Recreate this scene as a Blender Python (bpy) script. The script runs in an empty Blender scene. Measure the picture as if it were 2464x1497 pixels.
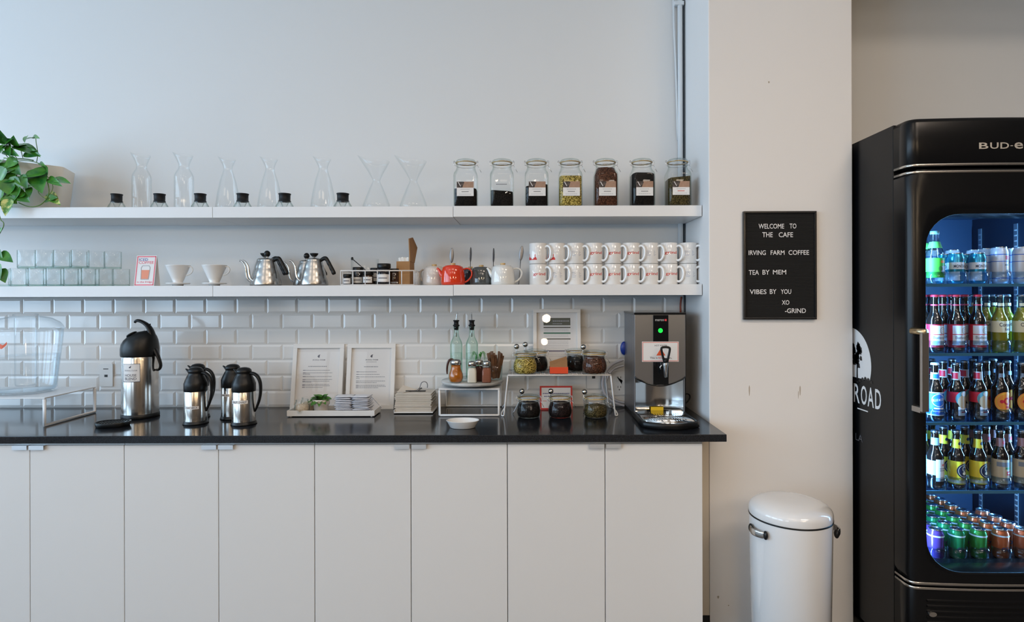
import bpy, bmesh, math, random
from math import sin, cos, pi, radians, sqrt
from mathutils import Vector, Matrix
random.seed(7)
COL = bpy.context.scene.collection
SC = bpy.context.scene

# ------------------------------------------------------------------ camera model
F = 1416.0; VX = 1262.0; VY = 709.0; CZ = 1.484; CY = -3.0; ROLL = 0.0026
def wx(px, py, D):
    return ((px - VX) - ROLL * (py - VY)) * D / F
def wz(px, py, D):
    return CZ - ((py - VY) + ROLL * (px - VX)) * D / F
def yd(D): return D + CY                      # depth to world y
def dbase(px, py, z):                         # depth of a point of known height
    return (CZ - z) * F / ((py - VY) + ROLL * (px - VX))

CT = 0.916            # worktop height
S_UP = 1.890          # top of the upper shelf
S_LO = 1.5284         # top of the lower shelf

def slim(px):
    """a wide lens draws round things wider away from the axis; true width = drawn width * slim"""
    return 1 / sqrt(1 + ((px - VX) / F) ** 2)
def slimmed(o, px):
    k = slim(px); o.scale = (k, k, 1); return o
# ------------------------------------------------------------------ materials
def lin(c):
    c = c / 255.0
    return c / 12.92 if c <= 0.04045 else ((c + 0.055) / 1.055) ** 2.4
def rgb(r, g, b): return (lin(r), lin(g), lin(b), 1.0)
MATS = {}
def mat(name, col, rough=0.5, metal=0.0, spec=0.5, noise=None, bump=None, coat=0.0, emis=None, trans=0.0, aniso=0.0, sss=0.0):
    """noise=(scale, colour2, amount) mottles the colour; bump=(scale, strength)"""
    if name in MATS: return MATS[name]
    m = bpy.data.materials.new(name); m.use_nodes = True
    nt = m.node_tree; b = nt.nodes['Principled BSDF']
    b.inputs['Base Color'].default_value = col
    b.inputs['Roughness'].default_value = rough
    b.inputs['Metallic'].default_value = metal
    b.inputs['Specular IOR Level'].default_value = spec
    b.inputs['Coat Weight'].default_value = coat
    b.inputs['Coat Roughness'].default_value = 0.05
    if trans: b.inputs['Transmission Weight'].default_value = trans
    if aniso:
        b.inputs['Anisotropic'].default_value = aniso
    if emis:
        b.inputs['Emission Color'].default_value = emis[0]
        b.inputs['Emission Strength'].default_value = emis[1]
    tc = None
    if noise or bump:
        tc = nt.nodes.new('ShaderNodeTexCoord')
    if noise:
        n = nt.nodes.new('ShaderNodeTexNoise'); n.inputs['Scale'].default_value = noise[0]
        n.inputs['Detail'].default_value = 5
        nt.links.new(tc.outputs['Object'], n.inputs['Vector'])
        r = nt.nodes.new('ShaderNodeValToRGB')
        r.color_ramp.elements[0].position = 0.5 - noise[2] / 2
        r.color_ramp.elements[1].position = 0.5 + noise[2] / 2
        r.color_ramp.elements[0].color = col; r.color_ramp.elements[1].color = noise[1]
        nt.links.new(n.outputs['Fac'], r.inputs['Fac'])
        nt.links.new(r.outputs['Color'], b.inputs['Base Color'])
    if bump:
        n2 = nt.nodes.new('ShaderNodeTexNoise'); n2.inputs['Scale'].default_value = bump[0]
        n2.inputs['Detail'].default_value = 4
        nt.links.new(tc.outputs['Object'], n2.inputs['Vector'])
        bp = nt.nodes.new('ShaderNodeBump'); bp.inputs['Strength'].default_value = bump[1]
        bp.inputs['Distance'].default_value = 0.002
        nt.links.new(n2.outputs['Fac'], bp.inputs['Height'])
        nt.links.new(bp.outputs['Normal'], b.inputs['Normal'])
    MATS[name] = m
    return m

def glass(name, tint=(1, 1, 1), edge=None, rough=0.02, base=0.022, gain=1.0, start=.35):
    """thin clear wall: see-through with a fresnel reflection; the rim of the wall takes the edge tint"""
    if name in MATS: return MATS[name]
    m = bpy.data.materials.new(name); m.use_nodes = True
    nt = m.node_tree; nt.nodes.clear()
    out = nt.nodes.new('ShaderNodeOutputMaterial')
    tr = nt.nodes.new('ShaderNodeBsdfTransparent')
    gl = nt.nodes.new('ShaderNodeBsdfGlossy'); gl.inputs['Roughness'].default_value = rough
    gl.inputs['Color'].default_value = (1, 1, 1, 1)
    lw = nt.nodes.new('ShaderNodeLayerWeight'); lw.inputs['Blend'].default_value = 0.5
    cr = nt.nodes.new('ShaderNodeValToRGB')
    edge = edge or tint
    e = cr.color_ramp.elements
    e[0].position = start; e[0].color = (*tint, 1); e[1].position = 0.97; e[1].color = (*edge, 1)
    nt.links.new(lw.outputs['Facing'], cr.inputs['Fac'])
    nt.links.new(cr.outputs['Color'], tr.inputs['Color'])
    l2 = nt.nodes.new('ShaderNodeLayerWeight'); l2.inputs['Blend'].default_value = 0.5
    pw = nt.nodes.new('ShaderNodeMath'); pw.operation = 'POWER'; pw.inputs[1].default_value = 4.0
    nt.links.new(l2.outputs['Facing'], pw.inputs[0])
    ml = nt.nodes.new('ShaderNodeMath'); ml.operation = 'MULTIPLY_ADD'; ml.inputs[1].default_value = .8 * gain; ml.inputs[2].default_value = base * gain
    ml.use_clamp = True
    nt.links.new(pw.outputs[0], ml.inputs[0])
    mx = nt.nodes.new('ShaderNodeMixShader')
    nt.links.new(ml.outputs[0], mx.inputs['Fac'])
    nt.links.new(tr.outputs[0], mx.inputs[1]); nt.links.new(gl.outputs[0], mx.inputs[2])
    nt.links.new(mx.outputs[0], out.inputs['Surface'])
    MATS[name] = m
    return m

def brushed(name, col, rough=0.25, scale=(900, 900, 3), amt=0.12):
    """metal with fine stripes round the body"""
    if name in MATS: return MATS[name]
    m = mat(name, col, rough, 1.0)
    nt = m.node_tree; b = nt.nodes['Principled BSDF']
    tc = nt.nodes.new('ShaderNodeTexCoord'); mp = nt.nodes.new('ShaderNodeMapping')
    mp.inputs['Scale'].default_value = scale
    n = nt.nodes.new('ShaderNodeTexNoise'); n.inputs['Scale'].default_value = 1.0; n.inputs['Detail'].default_value = 2
    nt.links.new(tc.outputs['Object'], mp.inputs['Vector']); nt.links.new(mp.outputs[0], n.inputs['Vector'])
    mr = nt.nodes.new('ShaderNodeMapRange')
    mr.inputs['To Min'].default_value = max(0.02, rough - amt); mr.inputs['To Max'].default_value = rough + amt
    nt.links.new(n.outputs['Fac'], mr.inputs['Value']); nt.links.new(mr.outputs[0], b.inputs['Roughness'])
    return m

# ------------------------------------------------------------------ mesh builder
class MB:
    def __init__(s): s.v = []; s.f = []; s.mi = []; s.cur = 0; s.flat = set()
    def m(s, i): s.cur = i; return s
    def add(s, verts, faces, flat=False):
        o = len(s.v); s.v += [tuple(p) for p in verts]
        for f in faces:
            if flat: s.flat.add(len(s.f))
            s.f.append(tuple(o + i for i in f)); s.mi.append(s.cur)
        return s
    def box(s, x0, x1, y0, y1, z0, z1):
        if x0 > x1: x0, x1 = x1, x0
        if y0 > y1: y0, y1 = y1, y0
        if z0 > z1: z0, z1 = z1, z0
        v = [(x0,y0,z0),(x1,y0,z0),(x1,y1,z0),(x0,y1,z0),(x0,y0,z1),(x1,y0,z1),(x1,y1,z1),(x0,y1,z1)]
        return s.add(v, [(0,3,2,1),(4,5,6,7),(0,1,5,4),(1,2,6,5),(2,3,7,6),(3,0,4,7)], True)
    def quad(s, a, b, c, d): return s.add([a, b, c, d], [(0,1,2,3)], True)
    def prism(s, pts, y0, y1):
        """polygon in x,z extruded along y"""
        n = len(pts)
        v = [(x, y0, z) for x, z in pts] + [(x, y1, z) for x, z in pts]
        f = [tuple(range(n)), tuple(reversed(range(n, 2*n)))]
        f += [(i, n + i, n + (i+1) % n, (i+1) % n) for i in range(n)]
        return s.add(v, f, True)
    def prismz(s, pts, z0, z1):
        n = len(pts)
        v = [(x, y, z0) for x, y in pts] + [(x, y, z1) for x, y in pts]
        f = [tuple(reversed(range(n))), tuple(range(n, 2*n))]
        f += [(i, (i+1) % n, n + (i+1) % n, n + i) for i in range(n)]
        return s.add(v, f, True)
    def loops(s, loops, close=True, cap0=False, cap1=False):
        n = len(loops[0]); o = []
        v = [p for l in loops for p in l]; f = []
        for k in range(len(loops) - 1):
            a = k * n; b = a + n
            for i in range(n if close else n - 1):
                j = (i + 1) % n
                f.append((a + i, a + j, b + j, b + i))
        if cap0: f.append(tuple(reversed(range(n))))
        if cap1: f.append(tuple(range((len(loops)-1)*n, len(loops)*n)))
        return s.add(v, f)
    def lathe(s, prof, c=(0,0,0), seg=40, fn=None, sx=1.0, sy=1.0):
        """prof = [(r, z)...]"""
        lp = []
        for r, z in prof:
            l = []
            for i in range(seg):
                a = 2 * pi * i / seg
                p = (r * cos(a) * sx, r * sin(a) * sy, z)
                if fn: p = fn(p)
                l.append((c[0] + p[0], c[1] + p[1], c[2] + p[2]))
            lp.append(l)
        cap0 = prof[0][0] > 1e-6; cap1 = prof[-1][0] > 1e-6
        return s.loops(lp, True, False, False)
    def disc(s, r, z, c=(0,0,0), seg=40, up=True, sx=1, sy=1):
        v = [(c[0] + r*cos(2*pi*i/seg)*sx, c[1] + r*sin(2*pi*i/seg)*sy, c[2] + z) for i in range(seg)]
        return s.add(v, [tuple(range(seg)) if up else tuple(reversed(range(seg)))], True)
    def cyl(s, r, z0, z1, c=(0,0,0), seg=32, r1=None):
        r1 = r if r1 is None else r1
        s.lathe([(r, z0), (r1, z1)], c, seg); s.disc(r, z0, c, seg, False); return s.disc(r1, z1, c, seg, True)
    def cyly(s, r, y0, y1, cx, cz, seg=24):
        """short cylinder with its axis along y"""
        a = [(cx + r*cos(2*pi*i/seg), y0, cz + r*sin(2*pi*i/seg)) for i in range(seg)]
        b = [(x, y1, z) for x, _, z in a]
        s.loops([a, b], True, False, False)
        return s.add(a, [tuple(range(seg))], True).add(b, [tuple(reversed(range(seg)))], True)
    def sphere(s, r, c=(0,0,0), seg=24, rings=14, sx=1, sy=1, sz=1):
        lp = []
        for k in range(rings + 1):
            t = pi * k / rings
            lp.append([(c[0] + r*max(sin(t),1e-4)*cos(2*pi*i/seg)*sx, c[1] + r*max(sin(t),1e-4)*sin(2*pi*i/seg)*sy, c[2] - r*cos(t)*sz) for i in range(seg)])
        return s.loops(lp)
    def tube(s, pts, r, seg=8, closed=False, smooth=0, flatten=None):
        """round bar along points; r a number or one per point"""
        P = [Vector(p) for p in pts]
        R = list(r) if hasattr(r, '__len__') else [r] * len(P)
        for _ in range(smooth):
            Q = []; S = []
            n = len(P)
            if closed:
                for i in range(n):
                    a, b = P[i], P[(i+1) % n]; Q += [a*.75+b*.25, a*.25+b*.75]; S += [R[i]*.75+R[(i+1)%n]*.25, R[i]*.25+R[(i+1)%n]*.75]
            else:
                Q = [P[0]]; S = [R[0]]
                for i in range(n - 1):
                    a, b = P[i], P[i+1]; Q += [a*.75+b*.25, a*.25+b*.75]; S += [R[i]*.75+R[i+1]*.25, R[i]*.25+R[i+1]*.75]
                Q.append(P[-1]); S.append(R[-1])
            P, R = Q, S
        n = len(P); T = []
        for i in range(n):
            if closed: t = P[(i+1) % n] - P[i-1]
            else: t = P[min(i+1, n-1)] - P[max(i-1, 0)]
            if t.length < 1e-9: t = Vector((0,0,1))
            T.append(t.normalized())
        up = Vector((0,0,1)) if abs(T[0].z) < .9 else Vector((1,0,0))
        N = T[0].cross(up).normalized(); lp = []
        for i in range(n):
            N = (N - T[i] * N.dot(T[i]))
            if N.length < 1e-6: N = T[i].cross(Vector((0,1,0)))
            N.normalize(); B = T[i].cross(N)
            k = flatten or (1, 1)
            lp.append([tuple(P[i] + N*(R[i]*k[0]*cos(2*pi*j/seg)) + B*(R[i]*k[1]*sin(2*pi*j/seg))) for j in range(seg)])
        if closed: lp.append(lp[0]); return s.loops(lp)
        return s.loops(lp, True, True, True)
    def rbox(s, cx, cy, w, d, levels, r, k=5, cap0=True, cap1=True):
        """rounded-rectangle column; levels = [(z, scale or (dw, dd), radius or None)]"""
        lp = []
        for lv in levels:
            z = lv[0]; ww, dd = lv[1]; rr = lv[2]
            lp.append([(cx + x, cy + y, z) for x, y in rrect(ww, dd, rr, k)])
        return s.loops(lp, True, cap0, cap1)
    def xf(s, M, start=0):
        for i in range(start, len(s.v)): s.v[i] = tuple(M @ Vector(s.v[i]))
        return s
    def leaf(s, base, tip, nrm, w, fold=0.25, droop=0.15):
        """heart-shaped leaf blade"""
        b = Vector(base); t = Vector(tip); L = (t - b).length; d = (t - b).normalized()
        n = Vector(nrm); n = (n - d * n.dot(d)).normalized(); sd = d.cross(n)
        prof = [(-.06,.0,.16),(0.0,.05,.42),(.15,.0,.52),(.35,.0,.50),(.55,.0,.40),(.75,.0,.24),(.9,.0,.1),(1.0,.0,.0)]
        vs = []; n0 = len(prof)
        for u, _, hw in prof:
            zc = -droop * L * u * u
            mid = b + d * (max(u, 0) * L) + n * zc
            e = hw * w
            c = b + d * (u * L) + n * (zc + fold * e)
            vs += [tuple(c + sd * e), tuple(b + d*(u*L) + n*(zc + fold*e*.35) + sd*e*.5), tuple(mid), tuple(b + d*(u*L) + n*(zc + fold*e*.35) - sd*e*.5), tuple(c - sd * e)]
        f = []
        for i in range(n0 - 1):
            for j in range(4):
                a = i*5 + j; f.append((a, a+1, a+6, a+5))
        return s.add(vs, f)
    def obj(s, name, mats, parent=None, loc=(0,0,0), smooth=True, bevel=0, solid=0, sub=0, angle=40):
        me = bpy.data.meshes.new(name)
        me.from_pydata(s.v, [], s.f); 
        if not isinstance(mats, (list, tuple)): mats = [mats]
        for m_ in mats: me.materials.append(m_)
        me.polygons.foreach_set('material_index', s.mi)
        if smooth:
            me.polygons.foreach_set('use_smooth', [i not in s.flat for i in range(len(s.f))])
        me.validate(); me.update()
        o = bpy.data.objects.new(name, me); COL.objects.link(o); o.location = loc
        if parent is not None: o.parent = parent
        if solid:
            md = o.modifiers.new('thickness', 'SOLIDIFY'); md.thickness = solid; md.offset = 0
        if bevel:
            md = o.modifiers.new('edge', 'BEVEL'); md.width = bevel; md.segments = 2; md.limit_method = 'ANGLE'; md.angle_limit = radians(angle)
        if sub:
            md = o.modifiers.new('sub', 'SUBSURF'); md.levels = sub; md.render_levels = sub
        return o

def rrect(w, d, r, k=5):
    """rounded rectangle outline, counter clockwise"""
    r = min(r, w/2 - 1e-5, d/2 - 1e-5); pts = []
    for cx, cy, a0 in ((w/2-r, d/2-r, 0), (-w/2+r, d/2-r, 90), (-w/2+r, -d/2+r, 180), (w/2-r, -d/2+r, 270)):
        for i in range(k + 1):
            a = radians(a0 + 90 * i / k)
            pts.append((cx + r*cos(a), cy + r*sin(a)))
    return pts

TXT = {}
def text_geo(body, bold=0.0):
    """flat letters normalised to width 1 and height 1: (verts, faces, aspect)"""
    key = (body, round(bold, 3))
    if key in TXT: return TXT[key]
    cu = bpy.data.curves.new('t', 'FONT'); cu.body = body; cu.size = 1.0; cu.resolution_u = 3; cu.offset = bold
    o = bpy.data.objects.new('t', cu); COL.objects.link(o)
    dg = bpy.context.evaluated_depsgraph_get(); dg.update()
    me = bpy.data.meshes.new_from_object(o.evaluated_get(dg))
    vs = [(v.co.x, v.co.y) for v in me.vertices]; fs = [tuple(p.vertices) for p in me.polygons]
    bpy.data.objects.remove(o); bpy.data.curves.remove(cu); bpy.data.meshes.remove(me)
    x0 = min(v[0] for v in vs); x1 = max(v[0] for v in vs); y0 = min(v[1] for v in vs); y1 = max(v[1] for v in vs)
    vs = [((x - x0) / (x1 - x0), (y - y0) / (y1 - y0)) for x, y in vs]
    TXT[key] = (vs, fs, (x1 - x0) / (y1 - y0))
    return TXT[key]
def put_text(mb, body, fn, bold=0.0):
    """fn maps (u, v) in 0..1 to a point"""
    vs, fs, _ = text_geo(body, .011 if bold else 0.0)
    return mb.add([fn(u, v) for u, v in vs], fs, True)
def flat_text(mb, body, x0, x1, z0, z1, y, bold=0.0):
    return put_text(mb, body, lambda u, v: (x0 + (x1-x0)*u, y, z0 + (z1-z0)*v), bold)

# ------------------------------------------------------------------ things
def tag(o, label=None, cat=None, group=None, kind=None):
    if label: o['label'] = label
    if cat: o['category'] = cat
    if group: o['group'] = group
    if kind: o['kind'] = kind
    return o
def thing(name, label, cat, loc=(0,0,0), rz=0.0, group=None):
    o = bpy.data.objects.new(name, None); COL.objects.link(o)
    o.empty_display_size = 0.02
    o.location = loc; o.rotation_euler = (0, 0, rz)
    return tag(o, label, cat, group)
def struct(o): return tag(o, kind='structure')
KIDS = {}
def copy_tree(o, parent=None):
    c = o.copy(); COL.objects.link(c)
    if parent is not None: c.parent = parent
    for ch in [x for x in SC.objects if x.parent == o]: copy_tree(ch, c)
    return c
def again(o, loc, label, rz=None, group=None, scale=None):
    c = copy_tree(o); c.location = loc; c['label'] = label
    if rz is not None: c.rotation_euler = (0, 0, rz)
    if group: c['group'] = group
    if scale: c.scale = (scale,)*3
    return c
P_LEFT = 29; P_REAR = 13; P_BULB = 260; P_CEIL = 27; P_FR = 40; EXPO = -0.36
# ================================================================== ROOM
M_wall = mat('white wall paint', (0.76, 0.775, 0.78, 1), 0.7, bump=(60, 0.06))
M_pillar = mat('pillar paint', (0.83, 0.815, 0.80, 1), 0.7, bump=(40, 0.08))
M_ceil = mat('ceiling paint', (0.75, 0.75, 0.75, 1), 0.8)
M_floor = mat('floor concrete', (0.14, 0.13, 0.12, 1), 0.5, noise=(3, (0.19, 0.175, 0.16, 1), 0.5))
M_black = mat('black rubber', (0.008, 0.008, 0.009, 1), 0.45)
M_grout = mat('grout', (0.74, 0.74, 0.73, 1), 0.8)
M_tile = mat('white glazed tile', (0.78, 0.78, 0.77, 1), 0.12, spec=0.55)
XP0, XP1, YP = 0.8178, 1.455, -0.392
RX0, RX1, RY0, RZ = -5.2, 4.2, -8.2, 3.75
o = MB().box(RX0, RX1, RY0, 0.1, -0.1, 0).obj('floor', M_floor); struct(o)
o = MB().box(RX0, RX1, RY0, 0.1, RZ, RZ + .1).obj('ceiling', M_ceil); struct(o)
o = MB().box(RX0, RX1, 0, 0.1, 0, RZ).obj('wall_back', M_wall); struct(o)
o = MB().box(RX1, RX1 + .1, RY0, 0.1, 0, RZ).obj('wall_right', mat('dark grey wall', rgb(74, 68, 64), .7)); struct(o)
# ceiling beam over the fridge bay, it shades the top of the wall there
o = MB().box(XP1, RX1, -1.0, 0, 3.05, RZ).obj('trim_1', M_wall); struct(o)
o = MB().box(XP0, XP1, YP, 0, 0, RZ).obj('wall_pillar', M_pillar, bevel=0.004); struct(o)

def wall_with_holes(name, axis, at, a0, a1, holes, thick):
    """wall in the plane x=at or y=at, holes [(a0, a1, z0, z1)] side by side"""
    mb = MB(); cuts = sorted(holes); cur = a0
    def bx(p, q, z0, z1):
        if q - p < 1e-4 or z1 - z0 < 1e-4: return
        if axis == 'x': mb.box(at - thick, at, p, q, z0, z1)
        else: mb.box(p, q, at - thick, at, z0, z1)
    for h in cuts:
        bx(cur, h[0], 0, RZ); bx(h[0], h[1], 0, h[2]); bx(h[0], h[1], h[3], RZ); cur = h[1]
    bx(cur, a1, 0, RZ)
    return struct(mb.obj(name, M_wall if name == 'wall_left' else mat('brown timber wall', rgb(84, 72, 62), .6, noise=(4, rgb(52, 46, 42), .6))))
LW = [(-7.4, -5.2, .9, 3.15), (-4.8, -2.6, .9, 3.15), (-2.2, -0.5, .9, 3.15)]
RW = [(-4.6, -3.0, 0.9, 3.2)]
wall_with_holes('wall_left', 'x', RX0, RY0, 0.1, LW, .18)
wall_with_holes('wall_front', 'y', RY0, RX0, RX1, RW, .18)
M_frame = mat('dark window frame', (0.05, 0.05, 0.05, 1), 0.5)
n = 1
for (a, b, z0, z1) in LW + RW:
    mb = MB(); side = (a, b, z0, z1) in LW
    def bar(p, q, c, d):
        if side: mb.box(RX0 - .11, RX0 - .06, p, q, c, d)
        else: mb.box(p, q, RY0 - .11, RY0 - .06, c, d)
    bar(a, a+.05, z0, z1); bar(b-.05, b, z0, z1); bar(a, b, z0, z0+.05); bar(a, b, z1-.05, z1)
    bar((a+b)/2-.02, (a+b)/2+.02, z0, z1); bar(a, b, z0+(z1-z0)*.62, z0+(z1-z0)*.62+.04)
    o = mb.obj('window_%d' % n, M_frame); struct(o); n += 1

# tiled splashback: bevelled tiles over grout
mb = MB(); mb.m(1).box(-2.95, XP0, -0.006, -0.0005, CT, 1.475)
pw, ph, g, bv = 73.25/472, 37.2/472, 0.0022, 0.010
x_ref = wx(131, 740, 3.0)       # a joint of the top row
zb = CT + 0.002
mb.m(0)
for row in range(7):
    z0 = zb + row*ph + g/2; z1 = z0 + ph - g
    top = row % 2 == 0
    xo = x_ref if top else x_ref + pw/2
    k0 = int((-2.9 - xo) / pw) - 1
    for k in range(k0, k0 + 30):
        x0 = max(xo + k*pw + g/2, -2.94); x1 = min(xo + (k+1)*pw - g/2, XP0 - 0.001)
        if x1 - x0 < .01: continue
        zz = min(z1, 1.4745)
        bw = min(bv, (x1-x0)/2.5)
        a = [(x0,-.006,z0),(x1,-.006,z0),(x1,-.006,zz),(x0,-.006,zz)]
        e = [(x0,-.0075,z0),(x1,-.0075,z0),(x1,-.0075,zz),(x0,-.0075,zz)]
        c = [(x0+bw,-.011,z0+bv),(x1-bw,-.011,z0+bv),(x1-bw,-.011,zz-bv),(x0+bw,-.011,zz-bv)]
        v = a + e + c; f = [(8,9,10,11)]
        for s0, s1 in ((0,4),(4,8)):
            for i in range(4):
                j = (i+1) % 4; f.append((s0+i, s0+j, s1+j, s1+i))
        mb.add(v, f, True)
o = mb.obj('wall_backsplash', [M_tile, M_grout], smooth=False); struct(o)

# shelves: three boards to a run
M_shelf = mat('white laminate shelf', (0.80, 0.81, 0.82, 1), 0.35)
seams = [-2.95, wx(512, 700, 2.698), wx(1091, 700, 2.698), XP0 - 0.003]
LABS = ['left end of the run, behind the trailing plant', 'middle of the run', 'right end of the run, against the pillar']
CONT = {0: ['under the trailing plant and the two cylinder carafes', 'under the conical glass carafes', 'under the seven tea jars, against the pillar'],
        1: ['under the glass tumblers and ceramic drippers', 'under the steel kettles and the wire basket', 'under the teapots and stacked mugs, against the pillar']}
for lv, (zt, nm) in enumerate(((S_UP, 'upper'), (S_LO, 'lower'))):
    for i in range(3):
        dz = [0, 0, 0.0015][i]
        o = MB().box(seams[i] + .0008, seams[i+1] - .0008, -0.302, -0.0005 if lv == 0 else -0.0005, zt - 0.05 + dz, zt + dz).obj('floating_shelf', M_shelf, bevel=0.0012)
        tag(o, '%s white floating shelf board %s' % (nm, CONT[lv][i]), 'shelf', 'white floating shelf boards of the %s run' % nm)

# vertical pipe in the corner, passing behind the shelves' right end
t = thing('corner_pipe', 'white painted pipe running up the corner beside the pillar', 'pipe', (0.792, -0.017, CT))
MB().tube([(0,0,.56), (0,0,RZ-CT)], 0.0125, 14).obj('pipe', mat('pipe paint', (0.72, 0.76, 0.79, 1), 0.35), t)
MB().tube([(-.012,.003,1.35),(-.02,.003,1.7),(-.033,.003,2.0),(-.036,.003,RZ-CT)], 0.005, 8, smooth=1).obj('cable', MATS['pipe paint'], t)
MB().box(-.03,.018,-.014,.016,2.03,2.05).obj('pipe_clip', MATS['pipe paint'], t, bevel=.002)
MB().box(0.018,0.0245,.001,.0165,.0,2.6).obj('gap_shadow_strip', mat('painted gap shadow', (0.06, 0.08, 0.1, 1), .6), t)  # dark strip paints in the shadow of the gap between pipe and pillar
o = MB().tube([(wx(1638,752,2.97),-.03,wz(1638,752,2.97)),(wx(1637,735,2.97),-.03,wz(1637,735,2.97)),(wx(1640,714,2.97),-.028,wz(1640,714,2.97))], 0.005, 8, smooth=1).obj('copper_pipe', mat('red copper', rgb(150, 70, 45), .45))
tag(o, 'short reddish copper pipe rising behind the water boiler', 'pipe')

# ================================================================== WORKTOP AND CABINETS
M_stone = mat('black quartz', (0.006, 0.007, 0.009, 1), 0.13, spec=0.5, noise=(420, (0.016, 0.019, 0.025, 1), 0.25))
o = MB().box(-2.95, XP0 - 0.001, -0.62, -0.0125, CT - 0.030, CT).obj('countertop', M_stone, bevel=0.002)
tag(o, 'long black polished stone countertop above the white cabinets', 'countertop')
M_door = mat('white cabinet door', (0.75, 0.745, 0.735, 1), 0.42)
M_carc = mat('cabinet carcass', (0.6, 0.6, 0.6, 1), 0.6)
M_alu = mat('aluminium edge pull', (0.74, 0.78, 0.82, 1), 0.4, .7)
DD = 2.40; DY = yd(DD)
edges = [-158, 72, 299, 526, 757, 989, 1221, 1456, 1691]
CABL = ['below the glass drink dispenser', 'below the airpot and small black jugs', 'below the framed notices', 'at the right end, below the water boiler']
for c in range(4):
    if c == 0: xs = (wx(-158,1200,DD), wx(72,1200,DD), wx(299,1200,DD)); 
    else: xs = tuple(wx(edges[2*c + k], 1200, DD) for k in range(3))
    x0, xm, x1 = xs
    t = thing('base_cabinet', 'white two-door base cabinet %s' % CABL[c], 'cabinet', (xm, 0, 0), 0, 'white base cabinets')
    a, b = x0 - xm, x1 - xm; ztop = CT - 0.0305
    mb = MB().box(a+.0008, b-.0008, DY + .0185, -0.02, 0.1, ztop - .002)
    mb.obj('carcass', M_carc, t)
    MB().box(a+.001, b-.001, DY+.06, DY+.075, 0, 0.1).obj('toe_kick', M_black, t)
    MB().box(a+.0008, b-.0008, DY + .004, DY + .018, ztop - .0115, ztop - .0035).obj('top_rail', mat('grey rail', (0.42, 0.44, 0.45, 1), .4, .6), t)
    for s in (0, 1):
        p, q = (a, 0) if s == 0 else (0, b)
        d = MB().box(p + .0014, q - .0014, DY, DY + .0175, 0.105, ztop - .0125).obj('door', M_door, t, bevel=.0012)
        hx0 = (-.070, -.008)[0] if s == 0 else .006
        if s == 0: h0, h1 = -.064, -.004
        else: h0, h1 = .004, .064
        MB().box(h0, h1, DY - .010, DY + .016, ztop - .0120, ztop - .0100).box(h0, h1, DY - .0115, DY - .010, ztop - .0275, ztop - .0100).obj('handle', M_alu, d)
# filler strip between the last cabinet and the pillar
M_fill = mat('cream filler', (0.62, 0.55, 0.44, 1), 0.6)
mb = MB().box(wx(1691,1200,DD)+.004, XP0-.003, YP-.003, YP+.02, 0.062, CT-.031); mb.m(1).box(wx(1691,1200,DD)+.004, XP0-.001, YP-.004, YP+.02, 0, 0.061)
o = mb.obj('trim_2', [M_fill, M_black]); struct(o)
# ================================================================== UPPER SHELF
G_thin = glass('clear thin glass', (0.995, 0.997, 0.997), (0.90, 0.925, 0.93), gain=.75)
G_jar = glass('jar glass', (0.985, 0.99, 0.988), (0.62, 0.70, 0.67), gain=.9)
M_steel = mat('steel wire', (0.62, 0.62, 0.62, 1), 0.22, 1.0)
M_sil = mat('black silicone', (0.006, 0.0065, 0.008, 1), 0.5, spec=.3)
M_paper = mat('white paper', (0.82, 0.81, 0.80, 1), 0.7)
M_ink = mat('grey ink', (0.10, 0.10, 0.12, 1), 0.7)
M_inkl = mat('pale grey ink', (0.36, 0.37, 0.40, 1), 0.7)
M_red = mat('red ink', rgb(206, 52, 44), 0.6)
M_gask = mat('amber gasket', rgb(196, 168, 110), 0.5)

def pxprof(prof, s): return [(r / s, h / s) for r, h in prof]

# --- carafes
D = 2.86; s = F / D
def lip(h0, r0, amt):
    def fn(p):
        x, y, z = p
        r = sqrt(x*x + y*y)
        if z > h0 and x < 0:
            k = (z - h0) * max(0, -x / max(r, 1e-6)) ** 3
            return (x - k*.35, y * (1 - .0), z + k * amt)
        return p
    return fn
def glass_shell(prof, th):
    """outer wall, rim and inner wall"""
    inner = [(max(r - th, 0.0004), z + (th if i == 0 else 0)) for i, (r, z) in enumerate(prof)]
    return prof + [(prof[-1][0] - th/2, prof[-1][1] + th/3)] + inner[::-1]
cyl_prof = pxprof([(0.2,0.5),(22,0.5),(24,2.5),(24.7,6),(24.7,82),(24,87),(20,95),(15,102),(13.2,108),(13.4,113),(15.5,119),(19,127),(23,136)], s)
con_prof = pxprof([(0.2,0.5),(28,0.5),(31,2.5),(32,7),(31,16),(27,42),(20,74),(14,92),(11.5,99),(11,104),(12,109),(15,117),(19.5,125.5)], s)
che_prof = pxprof([(0.2,0.5),(28,0.5),(32,3),(34,9),(32,18),(26,34),(15,60),(10,70),(9,74),(10.5,78),(17,92),(25,106),(32.5,120)], s)
def carafe(px, prof, label, group, th=.0022, hl=None):
    x = wx(px, 500, D)
    mb = MB().lathe(glass_shell(prof, th), fn=lip(hl or prof[-4][1], 0, .35), seg=48)
    return mb, (x, yd(D), S_UP)
kinds = [('cylinder', cyl_prof, [341, 443], 'straight cylindrical glass carafe with flared lip, %s', ['beside the first black-collared stand', 'between the second and third black collars']),
         ('cone', con_prof, [549, 650, 778], 'conical glass carafe with narrow neck, %s', ['nearest the cylindrical carafes', 'middle of the three cones', 'nearest the hourglass brewers']),
         ('hour', che_prof, [906, 995], 'hourglass-shaped glass coffee brewer, %s', ['nearest the conical carafes', 'nearest the tea jars'])]
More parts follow.
